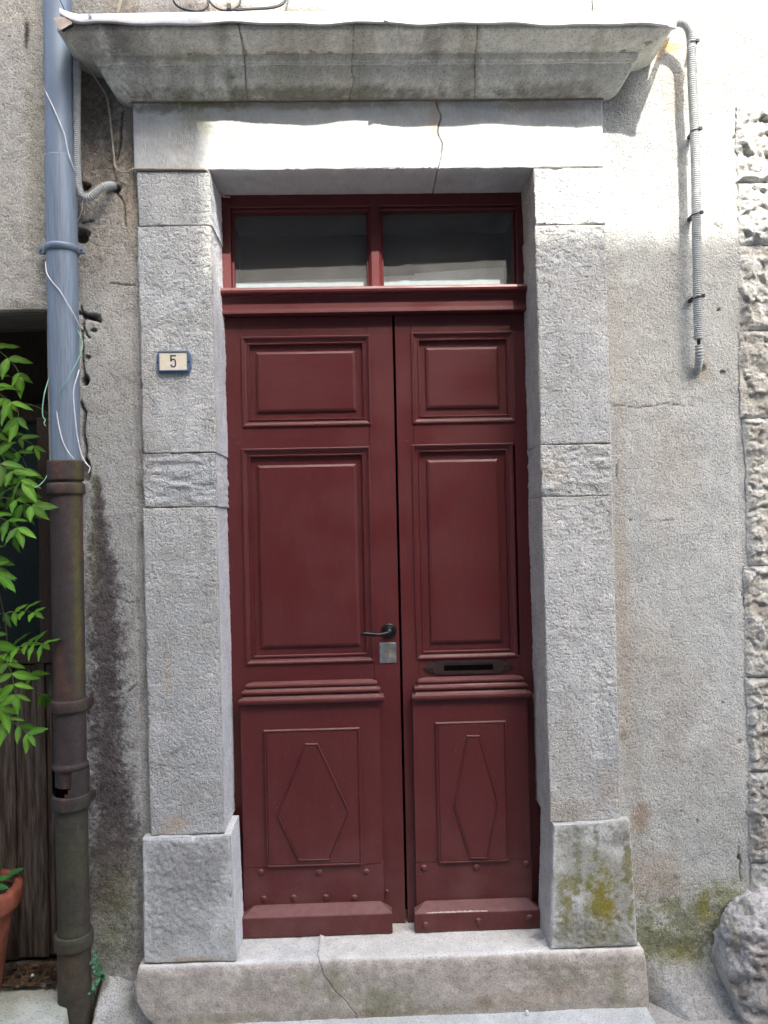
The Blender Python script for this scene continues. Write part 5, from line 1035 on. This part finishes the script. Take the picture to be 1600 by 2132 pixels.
# flower pot at the lower left edge
pr_ = at(40, 1866, -.02); pr = .150; pxc = pr_[0] - pr
pot = thing('flower_pot', 'terracotta pot of green leaves standing before the planks at the left edge', 'flower pot', (pxc, -.02, Z(-1.43)))
lathe('pot_body', (pxc, -.02), [(.078, Z(-1.432)), (.082, Z(-1.430)), (.122, Z(-1.175)), (.1235, Z(-1.165)), (.143, Z(-1.160)), (.148, Z(-1.152)), (.150, Z(-1.112)), (.146, Z(-1.103)), (.128, Z(-1.097)), (.124, Z(-1.104)), (.121, Z(-1.18))], M_pot, pot, 56)
V, F = lathe_vf((pxc, -.02), [(.122, Z(-1.125)), (.05, Z(-1.115)), (.001, Z(-1.115))], 32); mesh('soil', V, F, M_soil, pot)
pp = thing('pot_plant', 'leafy green plant growing in the terracotta pot', 'plant', (pxc, -.02, Z(-1.12)))
PL = leaflet_mesh('leaf', M_leaf3, w=.55, fold=.15, droop=.3)
for i in range(46):
    a = rng.uniform(0, 6.28); r0 = rng.uniform(.02, .11); c = np.array([pxc + r0 * math.cos(a), -.02 + r0 * math.sin(a), Z(-1.10) + rng.uniform(0, .06) * (1.2 - r0 / .12)])
    o = bpy.data.objects.new('leaf', PL); COL.objects.link(o); o.parent = pp
    o.matrix_local = Matrix.Translation(Vector(c - wloc(pp))) @ orient((math.cos(a), math.sin(a), rng.uniform(-.1, .6)), (.2 * math.cos(a), -.3, 1)).to_4x4() @ Matrix.Scale(rng.uniform(.035, .06), 4)
tube('stem', [(pxc, -.02, Z(-1.12)), (pxc + .01, -.02, Z(-1.06))], .004, M_stalk, pp, 6)

# ================================================================== houses across the narrow street (they shade the door; only their light reaches the picture)
def opp_house(name, label, x0, x1, top, y=-5.2, depth=6.0):
    h = thing(name, label, 'house', ((x0 + x1) / 2, y, 0), 'houses across the street', kind='thing')
    wl = box('wall', x0, x1, y - depth, y, 0, top, M_plaster, h)
    box('cornice', x0 + .01, x1 - .01, y + .002, y + .14, top - .25, top - .02, M_plaster, h)
    nx = max(1, int((x1 - x0) / 2.2)); W0 = None
    for i in range(nx):
        for zz in np.arange(.9, top - 1.8, 2.75):
            xc = x0 + (i + .5) * (x1 - x0) / nx
            if W0 is None:
                bm = bmesh.new()
                for s in (-1, 1): add_box(bm, s * .78 - .24, s * .78 + .24, .003, .045, 0, 1.5, .004)
                add_box(bm, -.56, .56, .002, .06, -.1, -.003); add_box(bm, -.5, .5, .003, .02, .0, 1.5)
                me = bpy.data.meshes.new('window'); bm.to_mesh(me); bm.free(); me.materials.append(M_shut)
            o = link('window', me if W0 is None else W0, h); W0 = me; o.location = (xc - (x0 + x1) / 2, 0, zz)
    return h
opp_house('opposite_house', 'tall plastered house facing the door across the street', -10, .88, 9.4)
opp_house('opposite_house', 'lower plastered house facing the wall across the street', .882, 3.0, 7.90)
opp_house('opposite_house', 'low plastered house at the right end of the row across the street', 3.002, 9.0, 6.3)
